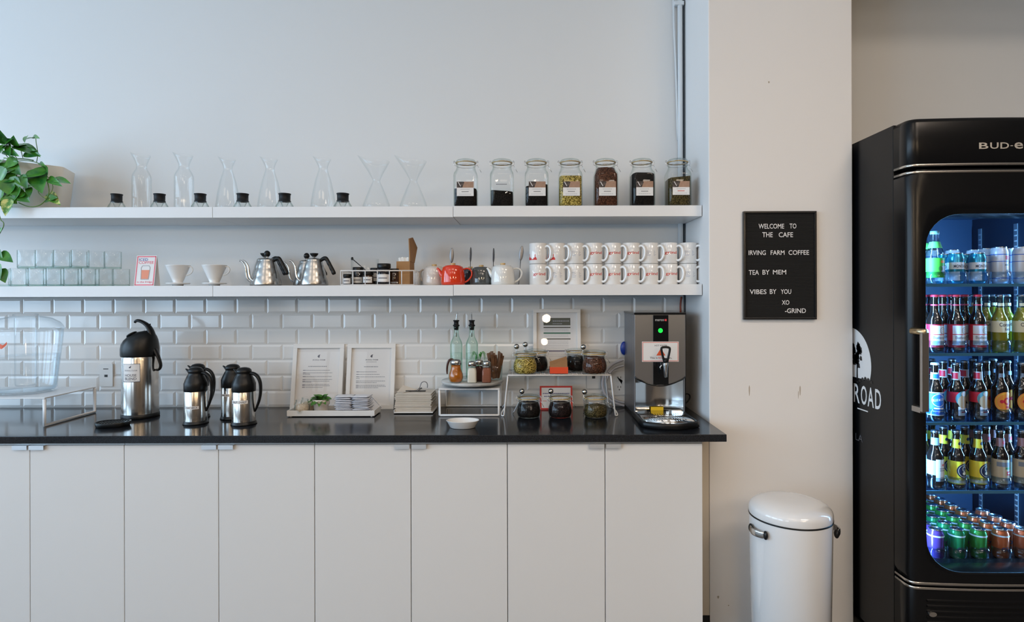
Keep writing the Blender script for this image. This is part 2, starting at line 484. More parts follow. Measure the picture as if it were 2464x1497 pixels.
for kd, prof, pxs, lab, where in kinds:
    first = None
    for px, w in zip(pxs, where):
        if first is None:
            mb, loc = carafe(px, prof, lab, kd)
            nm = 'glass_carafe' if kd != 'hour' else 'glass_coffee_brewer'
            first = mb.obj(nm, G_thin, None, loc); o = first
        else:
            o = first.copy(); COL.objects.link(o); o.location = (wx(px, 500, D), yd(D), S_UP)
        slimmed(o, px)
        tag(o, lab % w, 'carafe' if kd != 'hour' else 'coffee brewer', 'clear glass carafes on the upper shelf')

# --- small cones with black collars
D = 2.76; s = F / D
where = ['left of the first cylinder carafe', 'between the two cylinder carafes', 'left of the first conical carafe', 'between first and second conical carafes', 'left of the third conical carafe', 'left of the hourglass brewers']
first = None
for px, w in zip([281, 384, 482, 584, 685, 825], where):
    loc = (wx(px, 480, D), yd(D), S_UP)
    lab = 'little glass dripper stand with black rubber collar, %s' % w
    if first is None:
        t = thing('collared_glass_stand', lab, 'glass stand', loc, 0, 'small glass stands with black collars')
        MB().lathe(glass_shell(pxprof([(25,0.4),(21,8),(15,17.5)], s), .0018)).lathe(glass_shell(pxprof([(5,4),(9,12),(12,17)], s), .0014)).obj('glass_cone', G_jar, t)
        MB().lathe(pxprof([(10,16),(15.5,16.5),(15.5,18.5),(14,19.5),(14.2,33),(15.5,34),(15.5,36),(10,36.5),(0.1,35)], s)).obj('rubber_collar', M_sil, t)
        first = t
    else: t = again(first, loc, lab)
    slimmed(t, px)

# --- clamp jars of tea
D = 2.775; s = F / D
def tea_mat(name, c1, c2):
    return mat(name, c1, 0.8, noise=(190, c2, 0.12), bump=(200, 1.0), spec=.15)
T_blk = tea_mat('black tea leaves', rgb(9, 8, 8), rgb(30, 25, 22))
T_gold = tea_mat('chamomile', rgb(92, 78, 26), rgb(206, 184, 100))
T_brn = tea_mat('rooibos', rgb(50, 30, 20), rgb(98, 62, 44))
T_olv = tea_mat('olive leaf tea', rgb(44, 40, 22), rgb(92, 80, 48))
T_prp = tea_mat('dark hibiscus', rgb(14, 10, 11), rgb(40, 26, 24))
M_tan = mat('label photo tan', rgb(176, 140, 116), .6, noise=(60, rgb(150, 118, 98), .6))
M_dkp = mat('label photo dark', rgb(36, 30, 30), .6, noise=(90, rgb(96, 84, 78), .3))
jd = [(1121, 'black tea nearly half full', T_blk, 45, .0, 1), (1208, 'black tea one third full, plain printed glass', T_blk, 39, -.06, 2), (1291, 'black tea half full under a photo label', T_blk, 52, .06, 1),
      (1372, 'golden chamomile flowers', T_gold, 74, 0, 1), (1457, 'reddish brown rooibos filled to the neck', T_brn, 88, 0, 1), (1545, 'black tea filled to the shoulder', T_blk, 82, 0, 1), (1631, 'dark olive leaf tea beside the pillar', T_olv, 71, .08, 3)]
W = 56.0 / s
def jar_body(W, s):
    lv = [(0.5/s, (W-10/s, W-10/s), 8/s), (2/s, (W-3/s, W-3/s), 10/s), (6/s, (W, W), 11/s), (78/s, (W, W), 11/s), (84/s, (W-2/s, W-2/s), 13/s), (90/s, (W-7/s, W-7/s), 19/s), (95/s, (47/s, 47/s), 23/s), (98/s, (45/s, 45/s), 22.4/s), (105/s, (45/s, 45/s), 22.4/s), (106/s, (48/s, 48/s), 23.9/s), (109/s, (48/s, 48/s), 23.9/s)]
    return lv
def clamp_hw(parent, rn, zn, zl, s, big=True):
    """wire bail: neck ring, lid ring, side loops and the lever hanging on the right"""
    mb = MB(); k = 1.0/s; rw = 0.0010
    ring = lambda r, z: [(r*cos(2*pi*i/28), r*sin(2*pi*i/28), z) for i in range(28)]
    mb.tube(ring(rn+rw, zn), rw, 6, closed=True); mb.tube(ring(rn+rw, zl), rw, 6, closed=True)
    for sx in (-1, 1):
        mb.tube([(sx*rn, -3*k, zn), (sx*(rn+5*k), -3*k, zn+1*k), (sx*(rn+6*k), -2*k, zl), (sx*(rn+3*k), 0, zl+4*k), (sx*(rn+1*k), 3*k, zl)], rw, 6, smooth=1)
        mb.tube([(sx*(rn+4*k)+2.2*k*cos(a), 0, zl+2*k+2.2*k*sin(a)) for a in [i*pi/5 for i in range(10)]], rw*.9, 6, closed=True)
    mb.tube([(rn+4*k, 0, zn+1*k), (rn+9*k, 1*k, zn-8*k), (rn+13*k, 1*k, zn-15*k)], rw, 6)
    return mb.obj('wire_clamp', M_steel, parent)
for n, (px, desc, tm, fill, tilt, lk) in enumerate(jd):
    cx = wx(px, 450, D) + (0.0)
    t = thing('tea_jar', 'square clamp-lid glass jar, %s' % desc, 'jar', (cx, yd(D)+.004, S_UP), 0, 'clamp-lid tea jars on the upper shelf')
    MB().rbox(0, 0, 0, 0, jar_body(W, s), 0, cap0=True, cap1=False).obj('glass_body', G_jar, t)
    mb = MB(); lp = []
    iw = W - 4/s
    levels = [(3/s, iw-8/s, 8/s), (6/s, iw, 10/s)] + ([(fill/s, iw, 10/s)] if fill <= 80 else [(79/s, iw, 10/s), (min(fill, 86)/s, iw-6/s, 14/s)])
    if fill > 86: levels.append((95/s, 43/s, 21/s)); levels[-2] = (86/s, iw-6/s, 14/s)
    for q, (z, ww, rr) in enumerate(levels):
        last = q == len(levels) - 1
        lp.append([(x, y, z + (tilt * x * 1.4 if last else 0) + (random.uniform(-1, 1)*.0014 if last else 0)) for x, y in rrect(ww, ww, rr, 5)])
    mb.loops(lp, True, True, True); mb.obj('tea_leaves', tm, t)
    ms = MB().lathe(pxprof([(23.9,109),(24.5,110.5),(24.5,113),(22,116),(14,118.5),(0.1,119)], s)).obj('glass_lid', G_jar, t)
    MB().lathe(pxprof([(22,108.6),(24.9,108.8),(24.9,110),(22,110.2)], s)).obj('gasket', M_gask, t)
    clamp_hw(t, 23.9/s, 103/s, 111/s, s)
    y = -W/2 - .0004
    if lk != 2:
        mb = MB(); lw, z0, z1 = 20.0/s, 26/s, 60/s; zm = z0 + (z1-z0)*.58; ox = 1/s
        if lk == 3: z0 += 1.5/s
        mb.m(0).box(ox-lw, ox+lw, y-.0003, y, z0, z1)
        yy = y - .0006
        mb.m(1).quad((ox-lw, yy, zm), (ox+lw, yy, zm), (ox+lw, yy, z1), (ox-lw, yy, z1))
        yy -= .0003
        mb.m(2).add([(ox-lw, yy, zm+.001), (ox-lw*.35, yy, zm), (ox-.1*lw, yy, z1-.003), (ox-.25*lw, yy, z1), (ox-lw, yy, z1)], [(0,1,2,3,4)], True)
        yy -= .0003
        mb.m(0).quad((ox-lw*.85, yy, z1-.003), (ox-lw*.8, yy, z1-.001), (ox-lw*.5, yy, zm+.006), (ox-lw*.58, yy, zm+.006))
        for i, (hw, zz, im, th) in enumerate([(.55, .80, 4, .0009), (.42, .52, 3 if lk == 1 else 5, .0014), (.72, .22, 4, .0007)]):
            z = z0 + (zm - z0) * zz
            segs = 6; 
            for q in range(segs):
                a = -lw*hw + 2*lw*hw*q/segs; b = a + 2*lw*hw/segs*.8
                mb.m(im).quad((ox+a, yy, z-th), (ox+b, yy, z-th), (ox+b, yy, z+th), (ox+a, yy, z+th))
        mb.obj('paper_label', [M_paper, M_tan, M_dkp, M_ink, M_inkl, M_red], t)
    else:
        mb = MB()
        for q in range(9):
            a = -13/s + 26/s*q/9
            mb.quad((a, y, 53/s), (a+2.3/s, y, 53/s), (a+2.3/s, y, 54.6/s), (a, y, 54.6/s))
        mb.obj('printed_name', M_ink, t)

# --- pothos in a square white planter at the left end
M_pot = mat('cream glazed planter', rgb(238, 232, 220), 0.45)
M_soil = mat('potting soil', rgb(50, 36, 26), .9, bump=(120, 1.5))
M_leafd = mat('pothos leaf', rgb(22, 96, 36), 0.3, noise=(30, rgb(84, 150, 46), .4), spec=.5)
M_leafy = mat('variegated pothos leaf', rgb(84, 140, 50), 0.35, noise=(50, rgb(214, 214, 126), .16))
M_vine = mat('vine stem', rgb(92, 130, 52), .5)
Dp = 2.83
def PP(px, py, D=Dp): return Vector((wx(px, py, D), yd(D), wz(px, py, D)))
base = Vector((wx(75, 500, Dp), yd(Dp), S_UP))
t = thing('potted_pothos', 'trailing green pothos in a tapered cream planter at the shelf end', 'potted plant', base)
mb = MB(); A = Matrix.Translation((.012,.02,0)) @ Matrix.Rotation(radians(22), 4, 'Z')
lp = []
for z, w, d, th in ((0, .215, .150, 0), (0.004, .22, .155, 0), (.210, .262, .185, 0), (.212, .260, .183, 0), (.212, .244, .168, 0), (.185, .238, .162, 0)):
    lp.append([tuple(A @ Vector((x, y, z + (-.06 if z > .18 else 0) * (x - .12) ))) for x, y in rrect(w, d, .02, 4)])
mb.loops(lp, True, True, False)
mb.v = [(x - .0 , y, z) for x, y, z in mb.v]
mb.obj('planter', M_pot, t)
MB().loops([[tuple(A @ Vector((x, y, .19 + (-.06*(x-.12))))) for x, y in rrect(.239, .163, .02, 4)]], True, True, True)
mb = MB(); mb.add([tuple(A @ Vector((x, y, .188 - .06*(x-.12)))) for x, y in rrect(.239, .163, .02, 4)], [tuple(range(20))], True); mb.obj('soil', M_soil, t)
vines = MB()
def V(pts, r=.0021):
    vines.tube([tuple(PP(*p) - base) for p in pts], r, 7, smooth=2)
V([(40, 388, 2.84), (60, 386, 2.76), (88, 390, 2.72), (104, 400, 2.71), (112, 430, 2.70), (120, 460, 2.69), (112, 480, 2.69), (95, 496, 2.68), (70, 499, 2.68), (45, 488, 2.68)])
V([(88, 390, 2.74), (92, 370, 2.75), (87, 345, 2.77), (86, 332, 2.78)], .0016)
V([(100, 398, 2.72), (112, 425, 2.70), (124, 432, 2.70), (140, 432, 2.70)], .0016)
V([(40, 380, 2.84), (42, 410, 2.70), (38, 440, 2.68), (36, 430, 2.67)], .0022)
V([(10, 380, 2.84), (25, 383, 2.76), (60, 382, 2.78), (80, 386, 2.76)], .003)
V([(20, 380, 2.84), (8, 365, 2.8), (-5, 345, 2.78)], .0018)
V([(40, 380, 2.84), (25, 362, 2.78), (18, 350, 2.76)], .0016)
V([(55, 380, 2.84), (50, 360, 2.78), (48, 350, 2.78)], .0016)
V([(0, 440, 2.66), (-6, 480, 2.64), (0, 530, 2.64), (10, 535, 2.64), (8, 548, 2.64), (0, 560, 2.64), (-12, 590, 2.64), (-6, 630, 2.64), (2, 660, 2.64), (8, 676, 2.64)], .0018)
V([(-8, 600, 2.64), (0, 612, 2.64), (6, 618, 2.64)], .0014)
V([(95, 450, 2.69), (90, 462, 2.69), (102, 474, 2.69), (110, 478, 2.69)], .0015)
V([(126, 440, 2.70), (128, 455, 2.70), (118, 470, 2.69)], .0014)
vines.obj('vine_stems', M_vine, t)
lv = MB(); ly = MB()
def L(b, tp, w, y=False, nrm=(0, -1, .35), D0=2.72, D1=2.66, fold=.25):
    bb = PP(b[0], b[1], D0) - base; tt = PP(tp[0], tp[1], D1) - base
    (ly if y else lv).leaf(bb, tt, nrm, w / 520.0, fold, .10)
LV = [((58,415),(98,460),52), ((72,408),(122,400),0), ((100,405),(72,405),0)]
L((92,408), (96,462), 50, nrm=(.1,-1,.2)); L((108,414), (50,424), 34, nrm=(0,-.8,.6), D0=2.70)
L((128,433), (166,436), 24, nrm=(0,-.7,.7)); L((118,430), (146,446), 18, D0=2.7)
L((118,468), (141,490), 24, nrm=(.2,-1,.3), y=True); L((112,478), (132,474), 22, nrm=(.4,-1,.1))
L((44,352), (94,370), 34, nrm=(0,-.6,.9)); L((62,366), (92,372), 26, nrm=(0,-1,.1)); L((30,352), (68,346), 22, nrm=(0,-.5,.9))
L((86,332), (62,332), 15, nrm=(0,-.5,1)); L((64,328), (56,340), 12); L((80,329), (91,330), 12)
L((40,352), (30,328), 22, nrm=(.3,-1,0)); L((24,345), (5,328), 20, nrm=(0,-.6,.8)); L((20,350), (20,375), 16)
L((12,345), (-2,315), 24, nrm=(.4,-1,.1)); L((10,350), (-8,372), 22); L((2,340), (-14,330), 28)
L((36,405), (-4,418), 26, nrm=(0,-.7,.6), D0=2.68); L((36,428), (-12,430), 30, nrm=(0,-.8,.4), D0=2.67)
L((30,440), (-6,480), 44, nrm=(-.2,-1,.1), D0=2.67); L((20,432), (42,478), 44, nrm=(.2,-1,.1), D0=2.66); L((42,450), (20,492), 34, D0=2.665)
L((54,458), (74,445), 22, nrm=(0,-.7,.6), D0=2.68); L((58,462), (36,474), 26, D0=2.67); L((70,452), (70,474), 14, nrm=(.5,-1,0), D0=2.68)
L((50,470), (70,486), 24, D0=2.67); L((36,470), (48,484), 18, D0=2.67); L((0,455), (-20,500), 40, D0=2.66); L((8,480), (28,498), 30, D0=2.66, y=False)
L((22,482), (10,519), 26, y=True, nrm=(.1,-1,.1), D0=2.65, D1=2.63); L((0,478), (4,492), 16, y=True, D0=2.65)
L((4,385), (-16,400), 26); L((10,392), (0,410), 20, D0=2.7)
L((0,612), (29,629), 26, nrm=(0,-.8,.6), D0=2.64, D1=2.62); L((-14,600), (4,624), 22, D0=2.64, D1=2.62); L((0,650), (12,680), 26, nrm=(.6,-1,.2), D0=2.64, D1=2.63); L((-12,640), (-2,672), 30, D0=2.64, D1=2.62)
L((40,385),(8,404),30,D0=2.68); L((26,395),(48,420),28,D0=2.675); L((10,405),(-10,445),34,D0=2.66); L((48,425),(64,452),26,D0=2.67,nrm=(.3,-1,.1))
L((34,360),(60,340),24,nrm=(0,-.6,.8),D0=2.74); L((12,362),(40,372),22,D0=2.72); L((4,355),(22,330),22,D0=2.74); L((30,455),(56,470),26,D0=2.66); L((14,470),(40,490),30,D0=2.655); L((66,372),(84,356),16,nrm=(0,-.6,.8),D0=2.74)
L((0,548), (-8,566), 16, D0=2.64, D1=2.63); L((96,392),(106,398),10,D0=2.72)
LL = lv.obj('leaves', M_leafd, t); ly.obj('variegated_leaves', M_leafy, t)
# ================================================================== LOWER SHELF
# --- tumblers
G_tum = glass('green tinted tumbler glass', (0.995, 0.998, 0.997), (0.40, 0.52, 0.48), gain=.8, start=.6)
G_tumb = glass('tumbler base glass', (0.84, 0.91, 0.88), (0.30, 0.44, 0.38), gain=1.5, start=.4)
M_cer = mat('white ceramic', (0.80, 0.80, 0.79, 1), 0.18, coat=.3)
s = F / 2.79
def tumbler_mesh():
    H = 43.0/s; R = 20.6/s; mb = MB()
    mb.lathe([(R*.90, .0006), (R, .004), (R, H-.001), (R-.0008, H), (R-.0022, H-.001), (R-.0022, .012), (R-.006, .009), (.0005, .009)], seg=32)
    mb.m(1); mb.lathe([(.0005, .0006), (R*.90, .0006), (R*.985, .003), (R*.985, .0085), (.0005, .0088)], seg=32)
    return mb, H
tm, TH = tumbler_mesh()
first = None
def tumbler(px, D, level, label):
    global first
    loc = (wx(px, 665, D), yd(D), S_LO + level * (TH + .0004))
    if first is None:
        first = tm.obj('glass_tumbler', [G_tum, G_tumb], None, loc); o = first
    else:
        o = first.copy(); COL.objects.link(o); o.location = loc
    o.scale = (.87, .87, 1)
    tag(o, label, 'glass', 'glass tumblers stacked on the lower shelf')
ordn = ['first', 'second', 'third', 'fourth', 'fifth', 'sixth', 'seventh', 'eighth']
Df, Db = 2.765, 2.865
fx = [5, 47, 89.5, 132.5, 175, 217.5]
for i, px in enumerate(fx): tumbler(px, Df, 0, 'short clear tumbler, bottom layer front row, %s from the plant' % ordn[i])
for i, px in enumerate([64, 107, 151, 193]): tumbler(px, Df, 1, 'short clear tumbler, top layer front row, %s from the plant' % ordn[i])
for i in range(7):
    x = 292 - 41.6*i
    tumbler(x, Db, 0, 'short clear tumbler, bottom layer back row, %s from the pink card' % ordn[i])
for i in range(6):
    x = 272 - 41.6*i
    tumbler(x, Db, 1, 'short clear tumbler, top layer back row, %s from the pink card' % ordn[i])

# --- iced coffee table card
M_pink = mat('pink print', rgb(232, 112, 128), .6); M_bluei = mat('blue print', rgb(84, 110, 170), .6)
M_orng = mat('orange print', rgb(232, 148, 116), .6)
D = 2.76; s = F/D
t = thing('table_card', 'white table card with pink border advertising ICED COFFEE', 'sign', (wx(354, 650, D), yd(D), S_LO), radians(-3))
mb = MB(); w, h = 25/s, 73.5/s
def card_pt(x, z, off=0): return (x, -off + .25*(z)*0.25, z)
mb.m(0)
for sy in (1, -1):
    mb.add([(-w, sy*-.022, 0), (w, sy*-.022, 0), (w, 0, h), (-w, 0, h)], [(0,1,2,3)], True)
card = mb.obj('folded_card', [M_paper], t, solid=.0006)
def cp(u, v, e=.0008):
    """u,v in px of the photo relative to the card's lower left (0..50, 0..74)"""
    x = -w + u/s; z = v/s
    return (x, -.022*(1 - z/h) - e, z)
mb = MB()
def rect(u0, u1, v0, v1, e=.0008): mb.quad(cp(u0,v0,e), cp(u1,v0,e), cp(u1,v1,e), cp(u0,v1,e))
mb.m(0); rect(1.5,48.5,69.5,72); rect(1.5,48.5,1.5,4); rect(1.5,4,1.5,72); rect(46,48.5,1.5,72)
mb.m(1); put_text(mb, 'ICED', lambda u, v: cp(6.5+22*u, 60.5+6.5*v), .012)
mb.m(0); put_text(mb, 'COFFEE', lambda u, v: cp(6.5+37*u, 53.5+6.5*v), .010)
put_text(mb, 'in the fridge', lambda u, v: cp(7+38*u, 6.5+5.5*v), .006)
mb.m(2); mb.add([cp(16.5,17), cp(33.5,17), cp(35,38.5), cp(15,38.5)], [(0,1,2,3)], True)
mb.m(3)
for a, b in (((14,44),(15.8,16)), ((36,44),(34.4,16)), ((15.8,16),(34.4,16)), ((14,44),(17,49)), ((36,44),(33,49)), ((17,49),(33,49))):
    dx, dy = b[0]-a[0], b[1]-a[1]; l = sqrt(dx*dx+dy*dy); nx, ny = -dy/l*.6, dx/l*.6
    mb.add([cp(a[0]+nx,a[1]+ny,.0011), cp(a[0]-nx,a[1]-ny,.0011), cp(b[0]-nx,b[1]-ny,.0011), cp(b[0]+nx,b[1]+ny,.0011)], [(0,1,2,3)], True)
mb.obj('printed_artwork', [M_pink, M_bluei, M_orng, M_inkl], t)

# --- ceramic drippers
D = 2.78; s = F/D
t = thing('ceramic_dripper', 'white ceramic pour-over dripper, beside the pink card', 'coffee dripper', (wx(428, 660, D), yd(D), S_LO), 0, 'white ceramic drippers')
MB().lathe(pxprof([(11,0),(13,0),(14,4),(29.5,5.2),(30.5,6.4),(29.5,7.6),(14,8),(12.2,9.5),(17,19),(24,34),(30.6,48.5),(31.5,50),(29.5,50.3),(23,37),(12,16),(7,10)], s)).obj('cone', M_cer, t)
MB().tube([(27/s,0,45.5/s),(35/s,0,47.5/s),(41/s,0,43/s),(41.5/s,0,36/s),(36/s,0,30/s),(29/s,0,27/s),(23.5/s,0,25.5/s)], .0042, 10, smooth=2, flatten=(1,.7)).obj('handle', M_cer, t)
slimmed(t, 440); slimmed(again(t, (wx(516, 660, D), yd(D), S_LO), 'white ceramic pour-over dripper, beside the steel kettles'), 516)

# --- gooseneck kettles
M_ss = mat('polished steel', (0.60, 0.59, 0.57, 1), 0.2, 1.0)
M_ks = mat('satin kettle steel', (0.50, 0.49, 0.47, 1), 0.27, 1.0)
M_plas = mat('black plastic', (0.005, 0.0055, 0.006, 1), 0.36, spec=.35)
def kettle(cx, D, k, knob, label):
    s = F/2.75 / k
    t = thing('gooseneck_kettle', label, 'kettle', (cx, yd(D), S_LO), 0, 'steel gooseneck kettles')
    prof = [(0.1,0.4),(33,0.4),(34.5,1.5),(35,3)]
    H = 62.0
    for i in range(1, 25):
        h = 3 + (H-4)*i/24; r = 35 - 16.2*(i/24)**1.12 + 0.55*abs(sin(pi*i/24*3.0)) 
        prof.append((r, h))
    prof += [(18.8,62),(18,63.2),(16.5,63.4)]
    b = MB().lathe(pxprof(prof, s), seg=56).obj('body', M_ks, t)
    MB().lathe(pxprof([(17.8,63.3),(17.2,64.6),(12,66),(3.2,66.8),(2.6,67.6),(2.4,71)], s), seg=40).obj('lid', M_ss, t)
    if knob == 'ball': MB().sphere(7.8/s, (0,0,77/s), 24, 14).obj('lid_knob', M_plas, t)
    else: MB().lathe(pxprof([(3,69),(6,70.5),(9.5,74.5),(10.6,77),(10.4,78),(0.1,78.4)], s)).obj('lid_knob', M_plas, t)
    q = 1/s
    MB().tube([(-30*q,0,10*q),(-37.5*q,0,12.5*q),(-44*q,0,18*q),(-47*q,0,28*q),(-47.5*q,0,38*q),(-50*q,0,49*q),(-56*q,0,57.5*q),(-61*q,0,60.5*q),(-64*q,0,60*q)], [3.6*q,3.4*q,3.1*q,2.8*q,2.5*q,2.3*q,2.1*q,2*q,2.1*q], 12, smooth=2).obj('spout', M_ss, t)
    MB().tube([(14*q,0,58*q),(18*q,0,63*q),(22*q,0,64*q)], 2.2*q, 8, smooth=1, flatten=(1.6,.8)).tube([(18*q,0,62*q),(21*q,0,52*q),(23*q,0,46*q)], 1.3*q, 8).obj('handle_bracket', M_ss, t)
    P = []; R = []
    path = [(17,60.5),(21,63.5),(26,66),(31,65.5),(35,60),(38,54),(41.5,48.5),(44.5,42),(48,36.5),(50.5,31),(52,27)]
    for i, (x, z) in enumerate(path): P.append((x*q, 0, z*q)); R.append((4.3, 4.6, 5.0, 5.3, 4.7, 5.4, 4.8, 5.5, 4.9, 5.8, 4.2)[i]*q)
    MB().tube(P, R, 12, smooth=2).obj('handle', M_plas, t)
    return slimmed(t, 700)
kettle(wx(643, 650, 2.755), 2.755, 1.0, 'ball', 'steel gooseneck kettle with ball knob in the front row')
kettle(wx(756, 650, 2.755), 2.755, 1.0, 'flat', 'steel gooseneck kettle with flat disc knob in the front row')
kettle(wx(637, 650, 2.91), 2.91, 1.08, 'flat', 'steel kettle with flat knob behind the ball-knobbed one')
kettle(wx(738, 650, 2.91), 2.91, 1.0, 'ball', 'steel kettle with ball knob behind the disc-knobbed one')

# --- wire basket and contents
M_wht = mat('white coated wire', (0.80, 0.81, 0.82, 1), 0.4)
D0 = 2.735; D1 = 2.93
bx0 = wx(820, 670, D0); bx1 = wx(996, 670, D0); y0 = yd(D0); y1 = yd(D1); bh = 35.5/(F/D0)
t = thing('wire_basket', 'white open wire basket holding spice jars and a kraft box', 'basket', ((bx0+bx1)/2, (y0+y1)/2, S_LO))
hx = (bx1-bx0)/2; hy = (y1-y0)/2; mb = MB(); r = .0022
for z, rr in ((bh, .0032), (.003, .0024)):
    mb.tube([(-hx,-hy,z),(hx,-hy,z),(hx,hy,z),(-hx,hy,z)], rr, 8, closed=True)
mb.obj('rim_wires', M_wht, t)
mb = MB()
for i in range(7):
    x = -hx + 2*hx*i/6
    mb.tube([(x,-hy,bh),(x,-hy,.003)], r, 6)
    mb.tube([(x,hy,bh),(x,hy,.003)], r, 6)
    mb.tube([(x,-hy,.003),(x,hy,.003)], .0016, 6)
for i in range(1, 6):
    y = -hy + 2*hy*i/6
    for sx in (-1, 1): mb.tube([(sx*hx,y,bh),(sx*hx,y,.003)], .0018, 6)
mb.obj('upright_wires', M_wht, t)
def spice(px, D, w, h, lz0, lz1, label, cm, lid=9, lidw=1.0, rz=0):
    s = F/D; q = 1/s
    t = thing('spice_jar', label, 'jar', (wx(px, 670, D), yd(D), S_LO + .0052), rz, 'small dark jars in the wire basket')
    r = w/2*q; H = h*q
    MB().lathe([(.0004,.0003),(r*.94,.0003),(r,.003),(r,H-(lid+3)*q),(r*.86,H-(lid+.5)*q)]).obj('jar_body', cm, t)
    MB().lathe([(r*lidw*.98,H-lid*q),(r*lidw,H-lid*q+.001),(r*lidw,H-.001),(r*lidw*.95,H),(.0004,H)]).obj('lid', M_plas, t)
    mb = MB(); n = 12
    lp = [[(r*1.01*cos(a), r*1.01*sin(a), z*q) for a in [radians(-150 + 120*i/n) for i in range(n+1)]] for z in (lz0, lz1)]
    mb.loops(lp, False)
    m2 = [[(r*1.02*cos(a), r*1.02*sin(a), z*q) for a in [radians(-130 + 80*i/n) for i in range(n+1)]] for z in ((lz0+lz1)/2-1, (lz0+lz1)/2+1)]
    mb.m(1).loops(m2, False)
    mb.obj('label', [M_paper, M_ink], t)
M_dkj = mat('dark filled jar', rgb(28, 26, 30), .12, coat=.5)
M_brj = mat('brown filled jar', rgb(58, 38, 24), .12, coat=.5)
spice(836, 2.775, 20, 25, 2, 15, 'smallest black-lidded jar at the basket\'s left corner', M_dkj, 7)
spice(862, 2.83, 26, 42, 4, 18, 'dark jar leaning spoon side, second along the basket', M_dkj, 9)
spice(886, 2.775, 25, 31, 4, 18, 'dark jar with low white label, centre of the basket front', M_brj, 8)
spice(904, 2.83, 26, 40, 8, 26, 'dark jar with tall white label, behind basket middle', M_dkj, 9)
spice(924, 2.775, 32, 50, 6, 24, 'tallest jar with wide black lid standing above the basket rim', M_dkj, 11)
spice(949, 2.80, 22, 38, 3, 6, 'brown jar between the tall jar and kraft box', M_brj, 8)
D = 2.895; s = F/D
o = MB().lathe(glass_shell(pxprof([(.2,.6),(31,.6),(32,3),(33,62)], s), .002)).obj('glass_beaker', G_thin, None, (wx(878, 650, D), yd(D), S_LO+.0052))
tag(o, 'wide clear glass beaker standing at the back of the wire basket', 'glass')
t = thing('black_spoon', 'black long-handled spoon leaning out of the wire basket', 'spoon', (wx(885,652,2.855), yd(2.855), S_LO + .0052))
p = lambda px, py: (wx(px,py,2.855)-wx(885,652,2.855), 0, wz(px,py,2.855)-S_LO-.0052)
MB().tube([p(896,676), p(885,655), p(849,624)], .0022, 8).obj('handle', M_plas, t)
MB().sphere(.009, p(847.5,622.5), 14, 8, sx=.7, sy=.4, sz=.9).obj('bowl', M_plas, t)
# kraft box with raised lid and paper filters
M_kraft = mat('kraft card', rgb(172, 130, 84), .75, noise=(30, rgb(160, 118, 74), .5))
D = 2.80; s = F/D
x0, x1 = wx(954, 660, D), wx(986, 660, D)
t = thing('kraft_box', 'open brown kraft cardboard box with its lid raised, in the basket', 'box', ((x0+x1)/2, yd(D), S_LO+.0052))
hw = (x1-x0)/2; dp = .115; H = wz(970, 629, D) - S_LO - .005
MB().box(-hw, hw, 0, .002, 0, H).box(-hw, hw, dp-.002, dp, 0, H).box(-hw, -hw+.002, .002, dp-.002, 0, H).box(hw-.002, hw, .002, dp-.002, 0, H).box(-hw, hw, 0, dp, 0, .002).obj('carton', M_kraft, t)
mb = MB()
zt = H
mb.add([(hw, .0, zt), (hw, dp, zt-.002), (hw+.012, dp+.012, zt+.075), (hw+.004, .052, zt+.118), (hw-.004, .0, zt+.108)], [(0,1,2,3,4)], True)
mb.obj('lid_flap', M_kraft, t, solid=.004)
t2 = thing('paper_filters', 'white fluted paper filters poking out of the kraft box', 'coffee filters', ((x0+x1)/2, yd(D), S_LO+.0075))
mb = MB()
for k in range(5):
    y = .012 + k*.02; pts = []
    top = [(-hw*.8 + hw*1.6*i/8, H + .014 + .004*(i % 2) + random.uniform(-.002,.002)) for i in range(9)]
    pts = [(-hw*.7, .005), (hw*.7, .005)] + top[::-1]
    mb.add([(x, y + .002*sin(i*2), z) for i, (x, z) in enumerate(pts)], [tuple(range(len(pts)))], True)
mb.obj('fluted_sheets', mat('filter paper', (0.85,0.84,0.80,1), .8), t2, solid=.0015)

# --- teapots
def teapot(px, D, cname, m, k, label, spout=True, rz=0, knobwood=True, lidm=None):
    s = F/2.775/k; q = 1/s
    t = thing('teapot', label, 'teapot', (wx(px, 660, D), yd(D), S_LO), rz, 'small glazed teapots')
    MB().lathe(pxprof([(.2,.5),(26,.5),(28.4,2),(29,8),(28.6,20),(27,34),(25,42),(23.5,44.5),(20,45.8)], s), seg=44).obj('body', m, t)
    MB().lathe(pxprof([(20,45.6),(19.5,46.8),(12,48.2),(.2,48.6)], s)).obj('lid', lidm or m, t)
    MB().cyl(6*q, 48*q, 53*q).obj('lid_knob', mat('pale wood', rgb(200, 168, 116), .5), t, bevel=.001)
    MB().tube([(-22*q,0,20*q),(-28*q,0,26*q),(-33*q,0,36*q),(-38*q,0,41.5*q)], [9*q,7.5*q,4.5*q,3.2*q], 14, smooth=2, flatten=(1,.8)).obj('spout', m, t)
    MB().tube([(24*q,0,38*q),(34*q,0,41*q),(42*q,0,38*q),(46*q,0,30*q),(44*q,0,20*q),(36*q,0,11*q),(28*q,0,7*q)], 2.7*q, 10, smooth=2, flatten=(1.2,.8)).obj('handle', m, t)
    return t
M_redg = mat('red glaze', rgb(222, 62, 30), .12, coat=.6); M_gryg = mat('grey glaze', rgb(78, 82, 82), .12, coat=.6)
M_slg = mat('slate blue glaze', rgb(60, 66, 76), .12, coat=.6); M_crm = mat('cream glaze', rgb(222, 214, 206), .14, coat=.5)
M_whg = mat('white glaze', rgb(230, 230, 226), .12, coat=.6)
teapot(1090, 2.765, 'red', M_redg, 1.0, 'glossy red teapot with pouring spout to the side')
teapot(1158, 2.80, 'grey', M_gryg, .93, 'dark grey teapot between the red and white ones', rz=radians(70))
teapot(1210, 2.765, 'white', M_whg, 1.0, 'glossy white teapot nearest the stacked mugs', lidm=M_whg)
